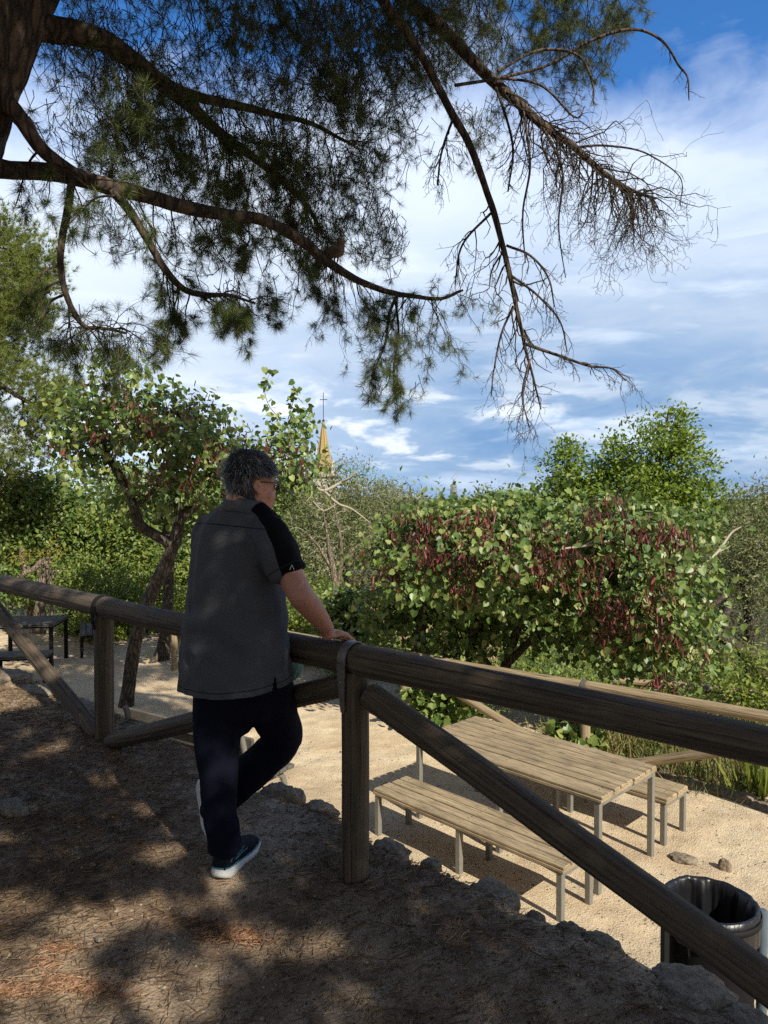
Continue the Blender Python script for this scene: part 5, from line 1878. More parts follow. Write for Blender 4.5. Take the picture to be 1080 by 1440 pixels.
part('dry_grass', g, M['grass_dry'], loc=(0, 0, 0), kind='stuff', label='dry golden grass in the plant bed right of the table')
g = grass_patch('green_grass', '', [(920, 1065, 8.0, 1), (980, 1085, 7.6, 1), (1030, 1095, 7.2, 1), (870, 1045, 8.6, 1), (1000, 1060, 7.9, 1), (950, 1070, 7.9, 1)], 240, .26, 'grass_green', seed=3)
for (px, py, Y, k) in [(925, 1068, 7.8, 1), (985, 1084, 7.5, 1), (1030, 1098, 7.2, 1), (955, 1045, 8.4, 1), (880, 1050, 8.5, .7)]:
    p = P(px, py, Y)
    m = int(150 * k)
    c = np.stack([p[0] + rng.normal(0, .25, m), Y + rng.normal(0, .2, m), 0 * np.zeros(m)], -1)
    c[:, 2] = hgt(c[:, 0], c[:, 1]) + rng.uniform(.02, .3, m)
    leaves(g, c, rng.normal(0, 1, (m, 3)), rng.normal(0, .5, (m, 3)) + SUN, .055 * rng.uniform(.6, 1.2, m), 'oval')
part('green_grass', g, M['grass_green'], loc=(0, 0, 0), kind='stuff', label='low green herbs between the border stones and the dry grass')
g = Geo()
rs = np.random.default_rng(12)
for (px, py, Y, s) in [(392, 1082, 4.25, .12), (360, 1092, 4.1, .1), (160, 985, 5.1, .13), (300, 1060, 4.5, .06), (425, 1118, 3.95, .06), (80, 985, 5.2, .16), (215, 1040, 4.6, .05), (340, 1110, 3.9, .08)]:
    p = P(px, py, Y)
    m = 220
    x, y = p[0] + rs.normal(0, s, m), Y + rs.normal(0, s * .8, m)
    leaves(g, np.stack([x, y, hgt(x, y) - .004], -1), nrm(rs.normal(0, .6, (m, 3)) * [1, 1, .2] + [0, 0, .8]), rs.normal(0, 1, (m, 3)), .05 * rs.uniform(.4, 1.3, m), 'blade')
part('grass_tufts', g, M['grass_green'], loc=(0, 0, 0), kind='stuff', label='thin short grass along the path edge')
# iris-like plant
def iris(px, py, Y, label, n=46, h=.45):
    p = P(px, py, Y)
    z = gz(p[0], Y)
    e = empty('strap_leaf_plant', (p[0], Y, z), label, 'plant')
    rs = np.random.default_rng(int(px))
    g = Geo()
    x, y = p[0] + rs.normal(0, .1, n), Y + rs.normal(0, .08, n)
    q = np.stack([x, y, np.full(n, z)], -1)
    dirv = nrm(np.stack([(x - p[0]) * 2.2 + rs.normal(0, .12, n), (y - Y) * 2 + rs.normal(0, .1, n), np.ones(n)], -1))
    V, F_ = [], []
    T = np.array([[-.03, 0, 0], [.03, 0, 0], [.034, .5, .03], [-.034, .5, .03], [0, 1, .14]])
    a = dirv
    w = nrm(np.cross(a, rs.normal(0, 1, (n, 3)) * [1, 1, .1]))
    nn = np.cross(w, a)
    Bm = np.stack([w, a, nn], 1)
    Vv = np.einsum('kt,mtj->mkj', T, Bm) * (h * rs.uniform(.5, 1.1, n))[:, None, None] + q[:, None, :]
    g.add(Vv.reshape(-1, 3), (np.arange(n)[:, None, None] * 5 + np.array([[0, 1, 2], [0, 2, 3], [3, 2, 4]])[None]).reshape(-1, 3))
    part('leaf_blades', g, M['lime'], e)
iris(1068, 1110, 6.95, 'bright green strap-leaved clump at the right edge of the plant bed', 60, .42)
iris(785, 1025, 8.6, 'pale green strap-leaved clump left of the pale fence post', 40, .3)
#==PART5==
# ================================================================== THE BIG PINE
pine = empty('pine_tree', (-2.75, 3.3, gz(-2.75, 3.3)), 'big dark pine overhanging the path, its trunk in the top left corner', 'tree')
class Pine:
    tb = TwigBatch()
    tuft_p, tuft_d, tuft_s = [], [], []
PN = Pine()
rp = np.random.default_rng(21)

def grow(p, d, L, r, lvl, droop, tufts, curl=.2, kids=.5, steps=8, upturn=0.0, gap=.0):
    d = nrm(d)
    pts, rads = [p], [r]
    for s in range(steps):
        f = (s + 1) / steps
        d = nrm(d + rp.normal(0, curl, 3) + np.array([0, 0, -droop * (1 - f) + upturn * f]))
        p = p + d * L / steps
        pts.append(p)
        rads.append(max(r * (1 - .75 * f), .0011))
        if lvl > 0 and f > .2 and rp.uniform() < kids:
            side = nrm(np.cross(d, rp.normal(0, 1, 3)))
            grow(p, d * .7 + side * .9, L * rp.uniform(.3, .55) * (1.15 - .5 * f), max(rads[-1] * .7, .0014), lvl - 1, droop * .8, tufts, curl * 1.1, kids * .95, max(5, steps - 2), upturn)
        if tufts > 0 and lvl < 2 and f > .45 and rp.uniform() < tufts * .55:
            PN.tuft_p.append(p); PN.tuft_d.append(d + rp.normal(0, .4, 3))
    PN.tb.add(pts, rads, 4 if r > .004 else 3)
    if tufts > 0 and rp.uniform() < tufts * 1.3:
        PN.tuft_p.append(p); PN.tuft_d.append(d)


def limb(pts, n_side=0, Lm=(.3, .7), start=.15, droop=.25, tufts=.8, rough=.1, lvl=2, kids=.5, down=.5, fwd=.5, r2=.005, curl=.2, upturn=0.0, end=1.0, seg=48):
    q = smooth_line([np.append(P(x, y, Y), w * Y / F_PX / 2) for x, y, Y, w in pts], seg)
    g = Geo()
    wob = .012 * np.stack([vnoise(q[:, :3] * 5, 1), vnoise(q[:, :3] * 5, 2), vnoise(q[:, :3] * 5, 3)], -1)
    q[:, :3] += wob * np.linspace(0, 1, seg)[:, None]
    q[:, 3] = np.maximum(q[:, 3], .0022)
    tube(g, q[:, :3], q[:, 3], 14 if q[0, 3] > .02 else 8, rough=rough, seed=len(pts))
    part('branch', g, M['bark_pine'], pine, True)
    t = nrm(np.gradient(q[:, :3], axis=0))
    for k in range(n_side):
        f = start + (end - start) * (k + rp.uniform()) / n_side
        i = min(int(f * (seg - 1)), seg - 1)
        side = nrm(np.cross(t[i], rp.normal(0, 1, 3)))
        d = t[i] * fwd + side * .8 + np.array([0, 0, -down])
        grow(q[i, :3], d, rp.uniform(*Lm) * (1.1 - .35 * f), min(q[i, 3] * .55, r2), lvl, droop, tufts, curl, kids, 8, upturn)
    return q

# trunk
g = Geo()
tl = [(P(-230, 1050, 3.2), .31), (P(-175, 700, 3.25), .27), (P(-122, 400, 3.35), .24), (P(-80, 230, 3.4), .22), (P(-38, 110, 3.45), .21), (P(2, 0, 3.5), .205), (P(60, -160, 3.6), .2), (P(95, -420, 3.6), .17), (P(140, -800, 3.4), .13), (P(240, -1300, 3.0), .08)]
tl[0] = (np.array([tl[0][0][0], tl[0][0][1], gz(*tl[0][0][:2]) - .15]), .33)
q = smooth_line([np.append(p, r) for p, r in tl], 150)
n = 72
t_, U_, W_ = frames(q[:, :3])
a_ = np.linspace(0, 2 * np.pi, n, endpoint=False)
ring = np.cos(a_)[None, :, None] * U_[:, None] + np.sin(a_)[None, :, None] * W_[:, None]
zz = np.cumsum(np.r_[0, np.linalg.norm(np.diff(q[:, :3], axis=0), axis=1)])
qq = np.stack([np.cos(a_)[None] * np.ones((150, 1)) * 3.2, np.sin(a_)[None] * np.ones((150, 1)) * 3.2, zz[:, None] * np.ones(n) * 3.0], -1)
pl = fbm(qq, 3, 3)
plates = np.clip(np.abs(vnoise(qq * [1.6, 1.6, .9] + 4, 6)) * 3.2, 0, 1)
rr = q[:, 3][:, None] * (1 + .07 * pl) + .016 * (plates - 1) + .006 * vnoise(qq * 5, 8)
V = q[:, None, :3] + ring * rr[..., None]
i = np.arange(149)[:, None] * n
j = np.arange(n)[None, :]
jn = (j + 1) % n
g.add(V.reshape(-1, 3), np.stack([i + j, i + jn, i + n + jn, i + n + j], -1).reshape(-1, 4))
part('trunk', g, M['bark_pine'], pine, True)

# limbs traced from the photograph, each at its own distance
l1 = limb([(40, 30, 3.55, 50), (75, 42, 3.6, 36), (110, 47, 3.65, 33), (150, 60, 3.75, 28), (200, 95, 3.9, 25), (235, 122, 4.0, 22), (280, 160, 4.15, 17), (320, 195, 4.3, 14), (350, 217, 4.4, 12), (395, 252, 4.55, 9), (430, 285, 4.7, 7), (452, 325, 4.8, 5)], 26, (.35, .7), .2, .3, .9)
limb([(236, 120, 4.0, 16), (275, 136, 4.1, 14), (330, 148, 4.25, 12), (385, 160, 4.4, 9), (440, 175, 4.6, 6), (500, 205, 4.8, 4)], 20, (.35, .7), .1, .25, .95)
l2 = limb([(-20, 232, 3.45, 34), (15, 239, 3.5, 25), (80, 243, 3.6, 24), (150, 261, 3.7, 23), (210, 277, 3.8, 20), (262, 292, 3.9, 19), (320, 303, 4.0, 17), (370, 310, 4.1, 16), (420, 338, 4.2, 15), (460, 368, 4.3, 13), (500, 392, 4.4, 10), (545, 409, 4.5, 8), (585, 417, 4.55, 6), (620, 419, 4.6, 5), (650, 408, 4.65, 3)], 16, (.25, .55), .2, .3, .75, down=.35, seg=70, end=.8)
l3 = limb([(-5, 130, 3.4, 30), (30, 168, 3.4, 22), (58, 208, 3.45, 19), (92, 236, 3.5, 17), (130, 258, 3.55, 14)], 4, (.2, .4), .5, .3, .5)
l4 = limb([(158, 268, 3.68, 14), (185, 300, 3.7, 12), (208, 338, 3.72, 11), (232, 378, 3.75, 10), (258, 404, 3.8, 9), (290, 413, 3.9, 8), (325, 414, 4.0, 5), (360, 425, 4.05, 3)], 16, (.2, .42), .35, .35, .8, down=.35)
l5 = limb([(101, 250, 3.6, 11), (96, 290, 3.58, 11), (87, 335, 3.55, 10.5), (84, 372, 3.55, 9.5), (90, 410, 3.57, 9), (104, 440, 3.6, 8), (120, 458, 3.63, 6.5), (140, 462, 3.7, 5), (175, 470, 3.8, 3.5)], 5, (.2, .4), .45, .35, .3, down=.4)
for f in range(26):                                          # the fan of twigs at its low end
    an = rp.uniform(-.5, 3.6)
    b = P(rp.uniform(112, 172), 462, 3.66 + rp.uniform(-.04, .12))
    grow(b, np.array([math.cos(an) * 1.0, rp.normal(0, .5), math.sin(an) * .5 + .1]), rp.uniform(.16, .36), .003, 1, .42, .42, .16, .5)
for (x0, y0), (x1, y1) in (((85, 372), (30, 430)), ((84, 395), (45, 450)), ((88, 415), (52, 470)), ((165, 275), (95, 318)), ((55, 210), (20, 290))):
    limb([(x0, y0, 3.55, 4), ((x0 * .5 + x1 * .5), (y0 * .5 + y1 * .5) - 16, 3.5, 3), (x1, y1, 3.45, 1.5)], 4, (.08, .18), .4, .3, .3, lvl=1)
# overhead limbs, out of frame, that the hanging twigs come from
ups = [[(60, -160, 3.6, 60), (220, -120, 4.0, 40), (380, -80, 4.4, 28), (560, -50, 4.8, 16), (740, -30, 5.2, 10), (860, -10, 5.5, 5)],
       [(95, -420, 3.6, 60), (280, -380, 3.6, 40), (430, -230, 3.8, 30), (500, -70, 4.1, 18), (545, 12, 4.25, 14), (575, 48, 4.3, 12), (602, 95, 4.35, 11.5), (636, 158, 4.4, 11), (665, 212, 4.42, 10), (686, 272, 4.44, 9.5), (703, 330, 4.46, 8.5), (714, 380, 4.48, 7.5), (724, 430, 4.5, 6), (736, 478, 4.5, 5), (748, 520, 4.52, 3.5), (762, 575, 4.55, 2)],
       [(95, -420, 3.6, 60), (300, -300, 3.9, 40), (450, -130, 4.3, 26), (560, -8, 4.6, 19), (606, 26, 4.65, 18), (641, 60, 4.7, 17), (686, 106, 4.75, 15), (731, 147, 4.8, 13), (766, 177, 4.82, 11), (811, 212, 4.85, 9), (850, 245, 4.88, 7), (886, 268, 4.9, 5), (922, 279, 4.92, 3)]]
limb(ups[0], 52, (.4, .85), .2, .3, .95, seg=60, down=.5)
r1 = limb(ups[1], 26, (.28, .55), .62, .3, .0, seg=90, lvl=2, down=.3, kids=.45, curl=.32, r2=.0065)
r2 = limb(ups[2], 60, (.35, .7), .52, .34, .0, seg=80, lvl=2, down=.35, kids=.6, curl=.33, r2=.006, upturn=.08)
# bare fan at the end of that limb
for k in range(78):
    f = rp.uniform(.66, 1.0)
    b = r2[int(f * 79), :3]
    grow(b, np.array([rp.uniform(-.5, 1), rp.normal(0, .5), rp.uniform(-1.0, .4)]), rp.uniform(.3, .75), .0042, 2, .36, 0, .3, .5, 10, rp.uniform(-.15, .15))
for (pth, w) in (([(735, 482, 4.5, 5), (762, 492, 4.5, 4.6), (792, 502, 4.48, 4.2), (830, 515, 4.46, 3.6), (860, 520, 4.45, 2.6), (878, 537, 4.45, 1.6)], 9), ([(715, 385, 4.48, 4), (735, 400, 4.45, 3.4), (760, 420, 4.42, 3), (785, 450, 4.42, 2.4), (800, 495, 4.42, 1.6)], 8),
                 ([(712, 345, 4.46, 4), (745, 360, 4.44, 3.4), (770, 390, 4.43, 2.8), (778, 430, 4.43, 1.8)], 7), ([(722, 430, 4.5, 4), (705, 470, 4.55, 3), (695, 520, 4.55, 2.2), (690, 560, 4.56, 1.4)], 8),
                 ([(690, 300, 4.45, 4), (650, 345, 4.5, 3), (640, 400, 4.55, 2)], 7), ([(745, 505, 4.5, 3.4), (735, 555, 4.5, 2.4), (745, 600, 4.5, 1.4)], 7), ([(640, 160, 4.4, 4), (620, 215, 4.4, 3), (618, 260, 4.4, 2)], 6)):
    limb(pth, w + 4, (.14, .34), .2, .3, 0, lvl=2, down=.35, kids=.45)
for pth in ([(640, 120, 4.6, 5), (700, 110, 4.7, 4.4), (770, 92, 4.7, 4.2), (820, 62, 4.65, 4.2), (868, 44, 4.6, 4.4), (905, 42, 4.6, 4), (935, 60, 4.58, 3.6), (955, 92, 4.56, 3.2), (968, 110, 4.56, 2.6), (970, 142, 4.55, 1.5)],
            [(700, 100, 4.75, 4.4), (760, 70, 4.8, 4), (815, 80, 4.8, 3.5), (832, 120, 4.8, 2.6), (836, 150, 4.8, 1.6)], [(690, 100, 4.75, 4.5), (720, 200, 4.7, 3.4), (715, 270, 4.68, 2.2)], [(735, 150, 4.8, 4.5), (745, 230, 4.7, 3.4), (735, 300, 4.7, 2.6), (738, 370, 4.7, 1.6)],
            [(760, 172, 4.82, 4.5), (790, 240, 4.75, 3.2), (785, 320, 4.7, 2.2), (795, 390, 4.7, 1.4)], [(805, 208, 4.85, 4), (850, 205, 4.8, 3.2), (910, 215, 4.8, 2.4), (955, 250, 4.8, 1.6), (960, 290, 4.8, 1)], [(690, 108, 4.75, 4), (760, 120, 4.75, 3.4), (810, 165, 4.75, 2.6), (825, 150, 4.75, 1.4)]):
    limb(pth, 7, (.08, .2), .5, .2, 0, lvl=1, down=.25, kids=.4)
# hanging end of the long lower limb
for k in range(34):
    f = rp.uniform(.62, 1)
    b = l2[int(f * 69), :3]
    grow(b, np.array([rp.uniform(-.4, .7), rp.normal(0, .35), rp.uniform(-1, .2)]), rp.uniform(.22, .5), .0034, 2, .4, .12 if f > .8 else .12, .2, .6)
limb([(560, 412, 4.5, 5), (548, 440, 4.5, 4.4), (542, 480, 4.5, 3.6), (530, 510, 4.5, 3), (520, 540, 4.5, 2)], 9, (.12, .28), .3, .3, .55, lvl=1)
limb([(556, 418, 4.5, 4), (560, 470, 4.55, 3), (552, 520, 4.55, 2.4), (556, 560, 4.55, 1.6)], 8, (.1, .25), .4, .3, .8, lvl=1)

# needle masses: tufts on short twigs, filling real volumes of the crown
def mass(px, py, Y, rx, ry, rd, n, s=1.0):
    c, r = B(px, py, Y, rx, ry, rd)
    q, d = ball(n, rp, 1 / 1.9)
    p = c + q * r
    keep = vnoise(p * 3.1, 70) + .6 * vnoise(p * 7.5, 71) > rp.uniform(-.75, .35, n)
    for a in p[keep]:
        b = a + np.array([rp.normal(0, .06), rp.normal(0, .06), rp.uniform(.02, .16)])
        m_ = (a + b) / 2 + rp.normal(0, .015, 3)
        PN.tb.add([b, m_, a], [.0028, .0022, .0016], 3)
        PN.tuft_p.append(a); PN.tuft_d.append(a - b + rp.normal(0, .05, 3) + [0, 0, .02])
for a in ((330, 50, 4.3, 230, 80, .7, 1300), (480, 150, 4.7, 120, 130, .7, 1300), (200, 180, 4.2, 110, 100, .6, 620), (425, 275, 4.8, 105, 80, .6, 700), (560, 60, 4.7, 100, 90, .7, 800), (590, 170, 4.8, 60, 75, .5, 230), (250, 240, 4.3, 110, 60, .5, 330),
          (350, 210, 4.6, 120, 60, .6, 520), (470, 330, 4.7, 70, 55, .5, 300), (520, 260, 4.9, 55, 60, .4, 200), (150, 100, 4.0, 70, 70, .5, 200), (120, 200, 4.0, 80, 60, .5, 170), (160, 330, 4.1, 80, 45, .4, 110), (340, 350, 4.3, 80, 40, .4, 80), (330, 430, 4.15, 75, 40, .3, 60), (270, 350, 4.2, 50, 40, .3, 60),
          (140, 490, 3.75, 70, 40, .25, 40), (548, 552, 4.5, 52, 24, .2, 60), (430, 385, 4.5, 60, 30, .3, 45), (650, 430, 4.7, 70, 45, .3, 26), (545, 345, 4.9, 30, 60, .3, 90), (690, 450, 4.6, 20, 30, .2, 24),
          (770, 45, 5.4, 100, 60, .5, 420), (870, 25, 5.6, 45, 32, .4, 140), (700, 120, 5.3, 70, 60, .5, 240), (820, 100, 5.5, 50, 50, .4, 150), (670, 200, 5.1, 40, 40, .4, 80), (690, 40, 5.2, 70, 60, .5, 260), (640, 30, 5.0, 70, 60, .5, 260), (60, 60, 4.4, 60, 60, .4, 100)):
    mass(*a)

def needle_tufts(g, p, d, nn, L, w, rs, spread=.75):
    m = len(p)
    p = np.repeat(p, nn, 0)
    d = np.repeat(nrm(d), nn, 0)
    k = len(p)
    v = nrm(d * rs.uniform(.1, 1.0, (k, 1)) + rs.normal(0, spread * .62, (k, 3)))
    s = nrm(np.cross(v, rs.normal(0, 1, (k, 3))))
    LL = L * rs.uniform(.6, 1.15, k)[:, None]
    b = p + v * .004 - d * rs.uniform(0, .035, (k, 1))
    A = np.stack([b - s * w / 2, b + s * w / 2, b + v * LL - np.array([0, 0, 1.0]) * LL * .06], 1)
    g.add(A.reshape(-1, 3), np.arange(k * 3).reshape(-1, 3))
g = Geo()
tp, td = np.array(PN.tuft_p), np.array(PN.tuft_d)
needle_tufts(g, tp, td, 34, .07, .0017, rp)
part('crown', g, M['needle'], pine, kind='stuff')
g = Geo()
PN.tb.flush(g)
part('twigs', g, M['twig'], pine, kind='stuff')

# unseen foliage over and behind the viewer, shaped to shade the path
SH_ = nrm(np.array([SUN[0], SUN[1], 0]))
KX = SUN / SUN[2]
def shade_crown():
    rs = np.random.default_rng(33)
    n = 80000
    x, y = rs.uniform(-4.2, 6.5, n), rs.uniform(-4.5, 6.5, n)      # shadow position on the plane z = 1
    nv = x * .66 + y * .75
    tv = -x * .75 + y * .66
    q = np.stack([x, y, 0 * x], -1)
    edge = 2.72 + .16 * vnoise(q * 1.5, 80) + .1 * vnoise(q * 4, 81)
    k = (nv < edge) & (nv > -3.4) & (tv > -4)
    left = 3.95 + .25 * vnoise(q * 1.2, 82)
    dens = np.where(tv > left, .01 + .2 * (vnoise(q * 2.2, 83) > .3), 1.0)
    dens = np.where((tv > 4.8) & (nv < 1.7), .9, dens)
    dens = np.where(tv > 6.2, .0, dens)
    # openings placed so that sun dapples fall on the path
    gaps = [(a_, b_, r_ * 1.25) for a_, b_, r_ in [(235, 1400, .17), (305, 1246, .11), (215, 1206, .12), (110, 1310, .16), (20, 1370, .2), (15, 1285, .1), (310, 1325, .11), (375, 1325, .08), (440, 1330, .09), (190, 1290, .14), (60, 1440, .16), (470, 1400, .07), (250, 1160, .08), (280, 1280, .08), (90, 1380, .1), (60, 1075, .1)]]
    for a, b, r in gaps:
        Y = 1.6 * F_PX / (b - 690)
        w = P(a, b, Y)
        w = w + KX * (1 - w[2])
        dd = np.hypot(x - w[0], y - w[1])
        dens = dens * (.04 + .96 * sstep(r * .5, r * 1.3, dd))
    sh = P(238, 940, 3.0)
    w = sh + KX * (1 - sh[2])
    dens = dens * (.2 + .8 * sstep(.05, .14, np.hypot(x - w[0], y - w[1])))
    k &= rs.uniform(0, 1, n) < dens
    x, y = x[k], y[k]
    t = rs.uniform(4.2, 7.5, len(x))
    p = np.stack([x, y, np.ones(len(x))], -1) + KX * (t * SUN[2] * 1.0)[:, None]
    # foliage added out of view to shade the trunk and big limbs
    n2 = 26000
    x, y = rs.uniform(-6, 0, n2), rs.uniform(3.0, 9.5, n2)
    nv, tv = x * .66 + y * .75, -x * .75 + y * .66
    h = rs.uniform(3.9, 6.2, n2)
    p2 = np.stack([x, y, np.ones(n2)], -1) + KX * h[:, None]
    q2 = np.stack([x, y, 0 * x], -1)
    k = (tv > 4.9 + .3 * vnoise(q2 * 2, 86)) & ((nv > 2.65) | ((tv > 5.85) & (nv > .5))) & (nv < 4.9) & (p2[:, 1] < 4.4) & (vnoise(q2 * 2.4, 85) > -.75)
    # unseen leafy roof added behind and beside the viewer to cut skylight
    n3 = 26000
    p3 = np.stack([rs.uniform(-8, 9, n3), rs.uniform(-9, 1.0, n3), rs.uniform(3.6, 7.5, n3)], -1)
    hit = p3 - KX * (p3[:, 2:3] - 1)
    nv3 = hit[:, 0] * .66 + hit[:, 1] * .75
    tv3 = -hit[:, 0] * .75 + hit[:, 1] * .66
    k3 = (nv3 < -.6) | ((tv3 > 6.2) & (p3[:, 1] < 0) & (nv3 < 4))
    # foliage added above the frame to shade the crooked tree
    n4 = 16000
    x, y = rs.uniform(-8, -1, n4), rs.uniform(6, 13, n4)
    nv, tv = x * .66 + y * .75, -x * .75 + y * .66
    p4 = np.stack([x, y, np.ones(n4)], -1) + KX * rs.uniform(5.2, 8.2, n4)[:, None]
    q4 = np.stack([x, y, 0 * x], -1)
    k4 = (nv > 4.7) & (nv < 6.4) & (tv > 7.6) & (tv < 11.2) & ((p4[:, 2] - 1.6) > .72 * p4[:, 1]) & (vnoise(q4 * 2.1, 88) > -.25)
    p = np.concatenate([p, p2[k], p3[k3], p4[k4]])
    d = rs.normal(0, 1, (len(p), 3)) + [0, 0, .6]
    g = Geo()
    needle_tufts(g, p, d, 13, .1, .02, rs, 1.2)
    part('unseen_shade_crown', g, M['needle'], pine, kind='stuff')  # added shade caster, wholly out of view, parented to the pine
    g = Geo()
    st = [tuple(a) for a in q_upper]
    sel = p[rs.permutation(len(p))[:500]]
    connect(g, st, sel, rs, r0=.06, r1=.005, limit=500)
    part('unseen_shade_branches', g, M['bark_pine'], pine, kind='stuff')  # out-of-view branches joining the added shade foliage
u = smooth_line([np.append(P(95, -420, 3.6), .14), np.array([-.4, 2.6, 6.0, .11]), np.array([1.0, .8, 6.4, .09]), np.array([2.6, -1.2, 6.3, .07]), np.array([4.2, -3.2, 6.2, .04])], 40)
g = Geo()
tube(g, u[:, :3], u[:, 3], 12, rough=.1)
part('branch', g, M['bark_pine'], pine, True)  # added limb out of view that carries the shade foliage
q_upper = u
shade_crown()

# ---------------------------------------------------------------- pine at the left edge
def left_pine():
    rs = np.random.default_rng(44)
    p0 = P(-40, 700, 14)
    e = empty('pine_tree', (p0[0], 14, gz(p0[0], 14)), 'sunlit light-green pine standing at the left picture edge', 'tree')
    g = Geo()
    st = trunk_geo(g, [[(np.array([p0[0], 14, gz(p0[0], 14) - .1]), .22), (P(-40, 700, 14), .19), (P(-30, 500, 14), .15), (P(-10, 380, 14), .08), (P(0, 300, 14), .03)],
                       L3((-30, 520, 14, 9), (30, 560, 13.7, 6), (90, 590, 13.5, 3)), L3((-25, 460, 14, 8), (30, 430, 13.8, 5), (70, 410, 13.6, 3))])
    part('trunk', g, M['bark_pine'], e, True)
    bl = [B(25, 400, 14, 55, 62, .9), B(0, 340, 14, 50, 46, .8), B(50, 385, 13.8, 30, 40, .5), B(20, 450, 14, 55, 45, .9), B(55, 545, 13.6, 62, 45, .8), B(10, 600, 13.7, 60, 55, .9), B(85, 575, 13.5, 36, 40, .5), B(0, 520, 13.8, 50, 40, .8), B(-40, 450, 14.2, 60, 140, 1)]
    C, D = crown_clumps(bl, 380, rs, 1 / 2.6)
    g = Geo()
    connect(g, st, C, rs, r0=.03, r1=.006, limit=160)
    part('branches', g, M['bark_dark'], e, kind='stuff')
    k = np.repeat(np.arange(len(C)), 26)
    p = C[k] + rs.normal(0, .17, (len(k), 3))
    g = Geo()
    needle_tufts(g, p, D[k] * .6 + rs.normal(0, .4, p.shape) + [0, 0, .7], 24, .125, .008, rs, .6)
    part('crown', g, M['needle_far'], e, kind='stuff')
left_pine()

# ================================================================== BIRD, SPIRE, FAR THINGS
def bird():
    c = P(473, 352, 4.3)
    s = 4.3 / F_PX
    e = empty('bird', P(465, 362, 4.3), 'small brown bird perched on the long lower pine limb', 'bird')
    g = Geo()
    X, Yv, Z = np.array([1.0, 0, 0]), np.array([0, 1.0, 0]), np.array([0, 0, 1.0])
    at = lambda dx, dy: c + X * dx * s - Z * dy * s
    capsule(g, [at(-11, 6), at(-5, 2), at(3, 0), at(6, -5)], [4 * s, 8.5 * s, 9 * s, 6 * s], 20)
    ellipsoid(g, at(6, -12), [X * 6.2 * s, Yv * 5.5 * s, Z * 5.8 * s])
    capsule(g, [at(-9, 6), at(-19, 3), at(-28, 0)], [4.5 * s, 4 * s, 2.6 * s], 12)
    capsule(g, [at(11, -12.5), at(15, -11)], [1.7 * s, .6 * s], 8)
    capsule(g, [at(-2, 8), at(-3, 15)], [1.6 * s, 1.2 * s], 8)
    capsule(g, [at(3, 8), at(1, 17)], [1.6 * s, 1.2 * s], 8)
    b = part('body', g, plain('brown_plumage', (.13, .085, .06), .85, 0, .5, 60, .3), e)
    remesh(b, .0035, 3)
    for sg in (-1, 1):
        g = Geo()
        ellipsoid(g, at(-5, 3) + Yv * sg * 7.2 * s, [(X * 12 + Z * 1) * s, Yv * 2.4 * s, Z * 5.5 * s])
        part('wing', g, plain('dark_wing', (.06, .04, .03), .85, 0, .4, 70), e, True)
bird()

def spire():
    Y = 80.0
    k = Y / F_PX
    c = P(455, 690, Y)
    z0 = gz(c[0], Y)
    e = empty('church_spire', (c[0], Y, z0), 'yellow stone church spire topped by a thin cross', 'church spire')
    st = NT('golden_stone')
    v = st.coord('Object')
    st.color(st.mix(st.noise(v, 1.6, 6, .7), (.27, .18, .07), (.43, .32, .14))).set(Roughness=.9)
    st.bump(st.noise(v, 5, 5), .6, .06)
    tip, sh = P(455, 592, Y)[2], P(455, 668, Y)[2]
    g = Geo()
    n = 8
    prof = [(sh, 14 * k), (P(0, 640, Y)[2], 9 * k), (P(0, 615, Y)[2], 4.9 * k), (tip, .9 * k)]
    a = np.linspace(0, 2 * np.pi, n, endpoint=False) + math.pi / 8
    V = np.array([[[c[0] + math.cos(t) * r, Y + math.sin(t) * r, z] for t in a] for z, r in prof])
    i = np.arange(len(prof) - 1)[:, None] * n
    j = np.arange(n)[None]
    jn = (j + 1) % n
    g.add(V.reshape(-1, 3), np.stack([i + j, i + jn, i + n + jn, i + n + j], -1).reshape(-1, 4))
    g.add(V[-1], [list(range(n))])
    # ribs along the edges
    for t in a:
        tube(g, [[c[0] + math.cos(t) * r, Y + math.sin(t) * r, z] for z, r in prof], [.1, .08, .06, .04], 6)
    part('spire_roof', g, st.m, e)
    g = Geo()
    box(g, np.array([c[0], Y, (sh + z0) / 2 - .02]), 34 * k, 34 * k, sh - z0, bev=.1)
    box(g, np.array([c[0], Y, sh - .05]), 40 * k, 40 * k, .5, bev=.1)
    for dx in (-13, 13):
        for dy in (-13, 13):
            capsule(g, [np.array([c[0] + dx * k, Y + dy * k, sh]), np.array([c[0] + dx * k, Y + dy * k, sh + 1.6])], [2.6 * k, .8 * k], 8)
    part('tower', g, plain('pale_church_stone', (.5, .46, .38), .9, 0, .25, .8, .3), e)
    g = Geo()
    ct = P(455, 552, Y)[2]
    tube(g, [[c[0], Y, tip - .1], [c[0], Y, ct]], .035, 8)
    zc = P(0, 562, Y)[2]
    tube(g, [[c[0] - 4.2 * k, Y, zc], [c[0] + 4.2 * k, Y, zc]], .035, 8)
    ellipsoid(g, np.array([c[0], Y, tip]), np.eye(3) * .14)
    for dx, dz in ((-4.2, 0), (4.2, 0)):
        ellipsoid(g, np.array([c[0] + dx * k, Y, zc]), np.eye(3) * .06, n=8, m=6)
    part('cross', g, M['steel_dark'], e)
spire()

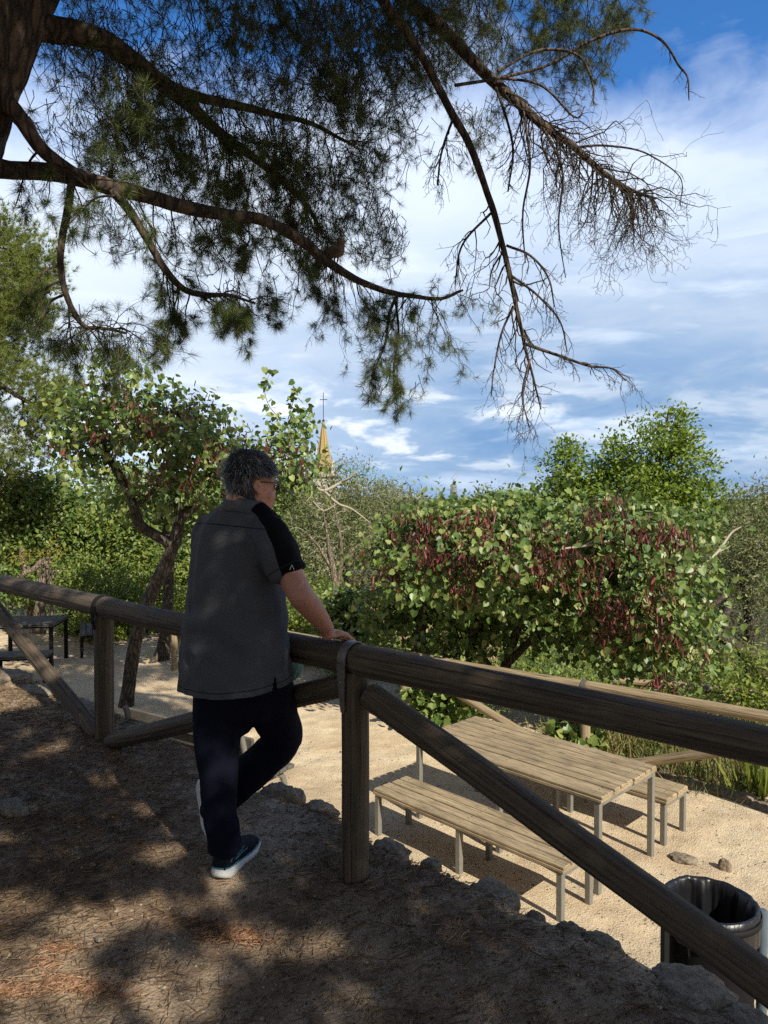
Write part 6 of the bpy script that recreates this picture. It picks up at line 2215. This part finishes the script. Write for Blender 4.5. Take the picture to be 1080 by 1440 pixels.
def far_tower():
    Y = 700.0
    k = Y / F_PX
    c = P(638, 690, Y)
    z0 = gz(c[0], Y)
    e = empty('distant_tower', (c[0], Y, z0), 'tiny grey pointed tower on the horizon', 'tower')
    g = Geo()
    tp = P(638, 674, Y)[2]
    loft(g, [(np.array([c[0], Y, z]), np.array([r * k, 0, 0]), np.array([0, r * k, 0]), 2) for z, r in ((z0, 6), (c[2] - 6 * k, 4.5), (c[2], 3.6), (c[2] + 6 * k, 2.6), (tp, .7))], 12)
    for dx in (-3.4, 3.4):
        loft(g, [(np.array([c[0] + dx * k, Y, z]), np.array([r * k, 0, 0]), np.array([0, r * k, 0]), 2) for z, r in ((z0, 2.2), (c[2], 1.6), (c[2] + 9 * k, .5))], 10)
    part('spire_stone', g, plain('hazy_stone', (.2, .21, .22), .9, 0, .2, .05), e)
    e = empty('tower_crane', (c[0] + 4 * k, Y + 12, z0), 'tiny crane with a slanted jib beside the tower on the horizon', 'crane')
    g = Geo()
    tube(g, [[c[0] + 3 * k, Y + 12, z0], [c[0] + 3 * k, Y + 12, tp]], .5 * k, 6)
    part('mast', g, plain('crane_grey', (.3, .3, .31), .6), e)
    g = Geo()
    tube(g, [[c[0] - 2.5 * k, Y + 12.8, tp], P(648, 657, Y + 12.8)], .45 * k, 6)
    tube(g, [[c[0] + 3 * k, Y + 12.8, tp], P(646, 664, Y + 12.8)], .25 * k, 5)
    part('jib', g, plain('crane_grey', (.3, .3, .31), .6), e)
far_tower()

def pink_house():
    Y = 23.0
    a, b = P(480, 840, Y), P(700, 840, Y)
    z0 = min(gz(a[0], Y), gz(b[0], Y)) - .2
    zt = P(0, 808, Y)[2]
    e = empty('garden_wall', (a[0], Y, z0), 'pinkish rendered wall glimpsed through the leaves beside the man\'s hand', 'wall')
    g = Geo()
    box(g, np.array([(a[0] + b[0]) / 2, Y, (z0 + zt) / 2]), b[0] - a[0], .25, zt - z0, bev=.01)
    part('wall', g, plain('pink_render', (.52, .3, .24), .9, 0, .25, 2.5, .3), e)
    g = Geo()
    box(g, np.array([(a[0] + b[0]) / 2, Y, zt + .052]), b[0] - a[0] + .1, .36, .1, bev=.02)
    part('coping', g, plain('wall_coping', (.45, .36, .3), .9, 0, .2, 4), e)
    p = P(512, 840, 21.5)
    e = empty('wooden_post', (p[0], 21.5, gz(p[0], 21.5)), 'short brown round post in front of the pinkish wall', 'post')
    log('shaft', (p[0], 21.5, gz(p[0], 21.5) - .1), (p[0], 21.5, P(0, 812, 21.5)[2]), .11, M['log'], e, 90)
pink_house()
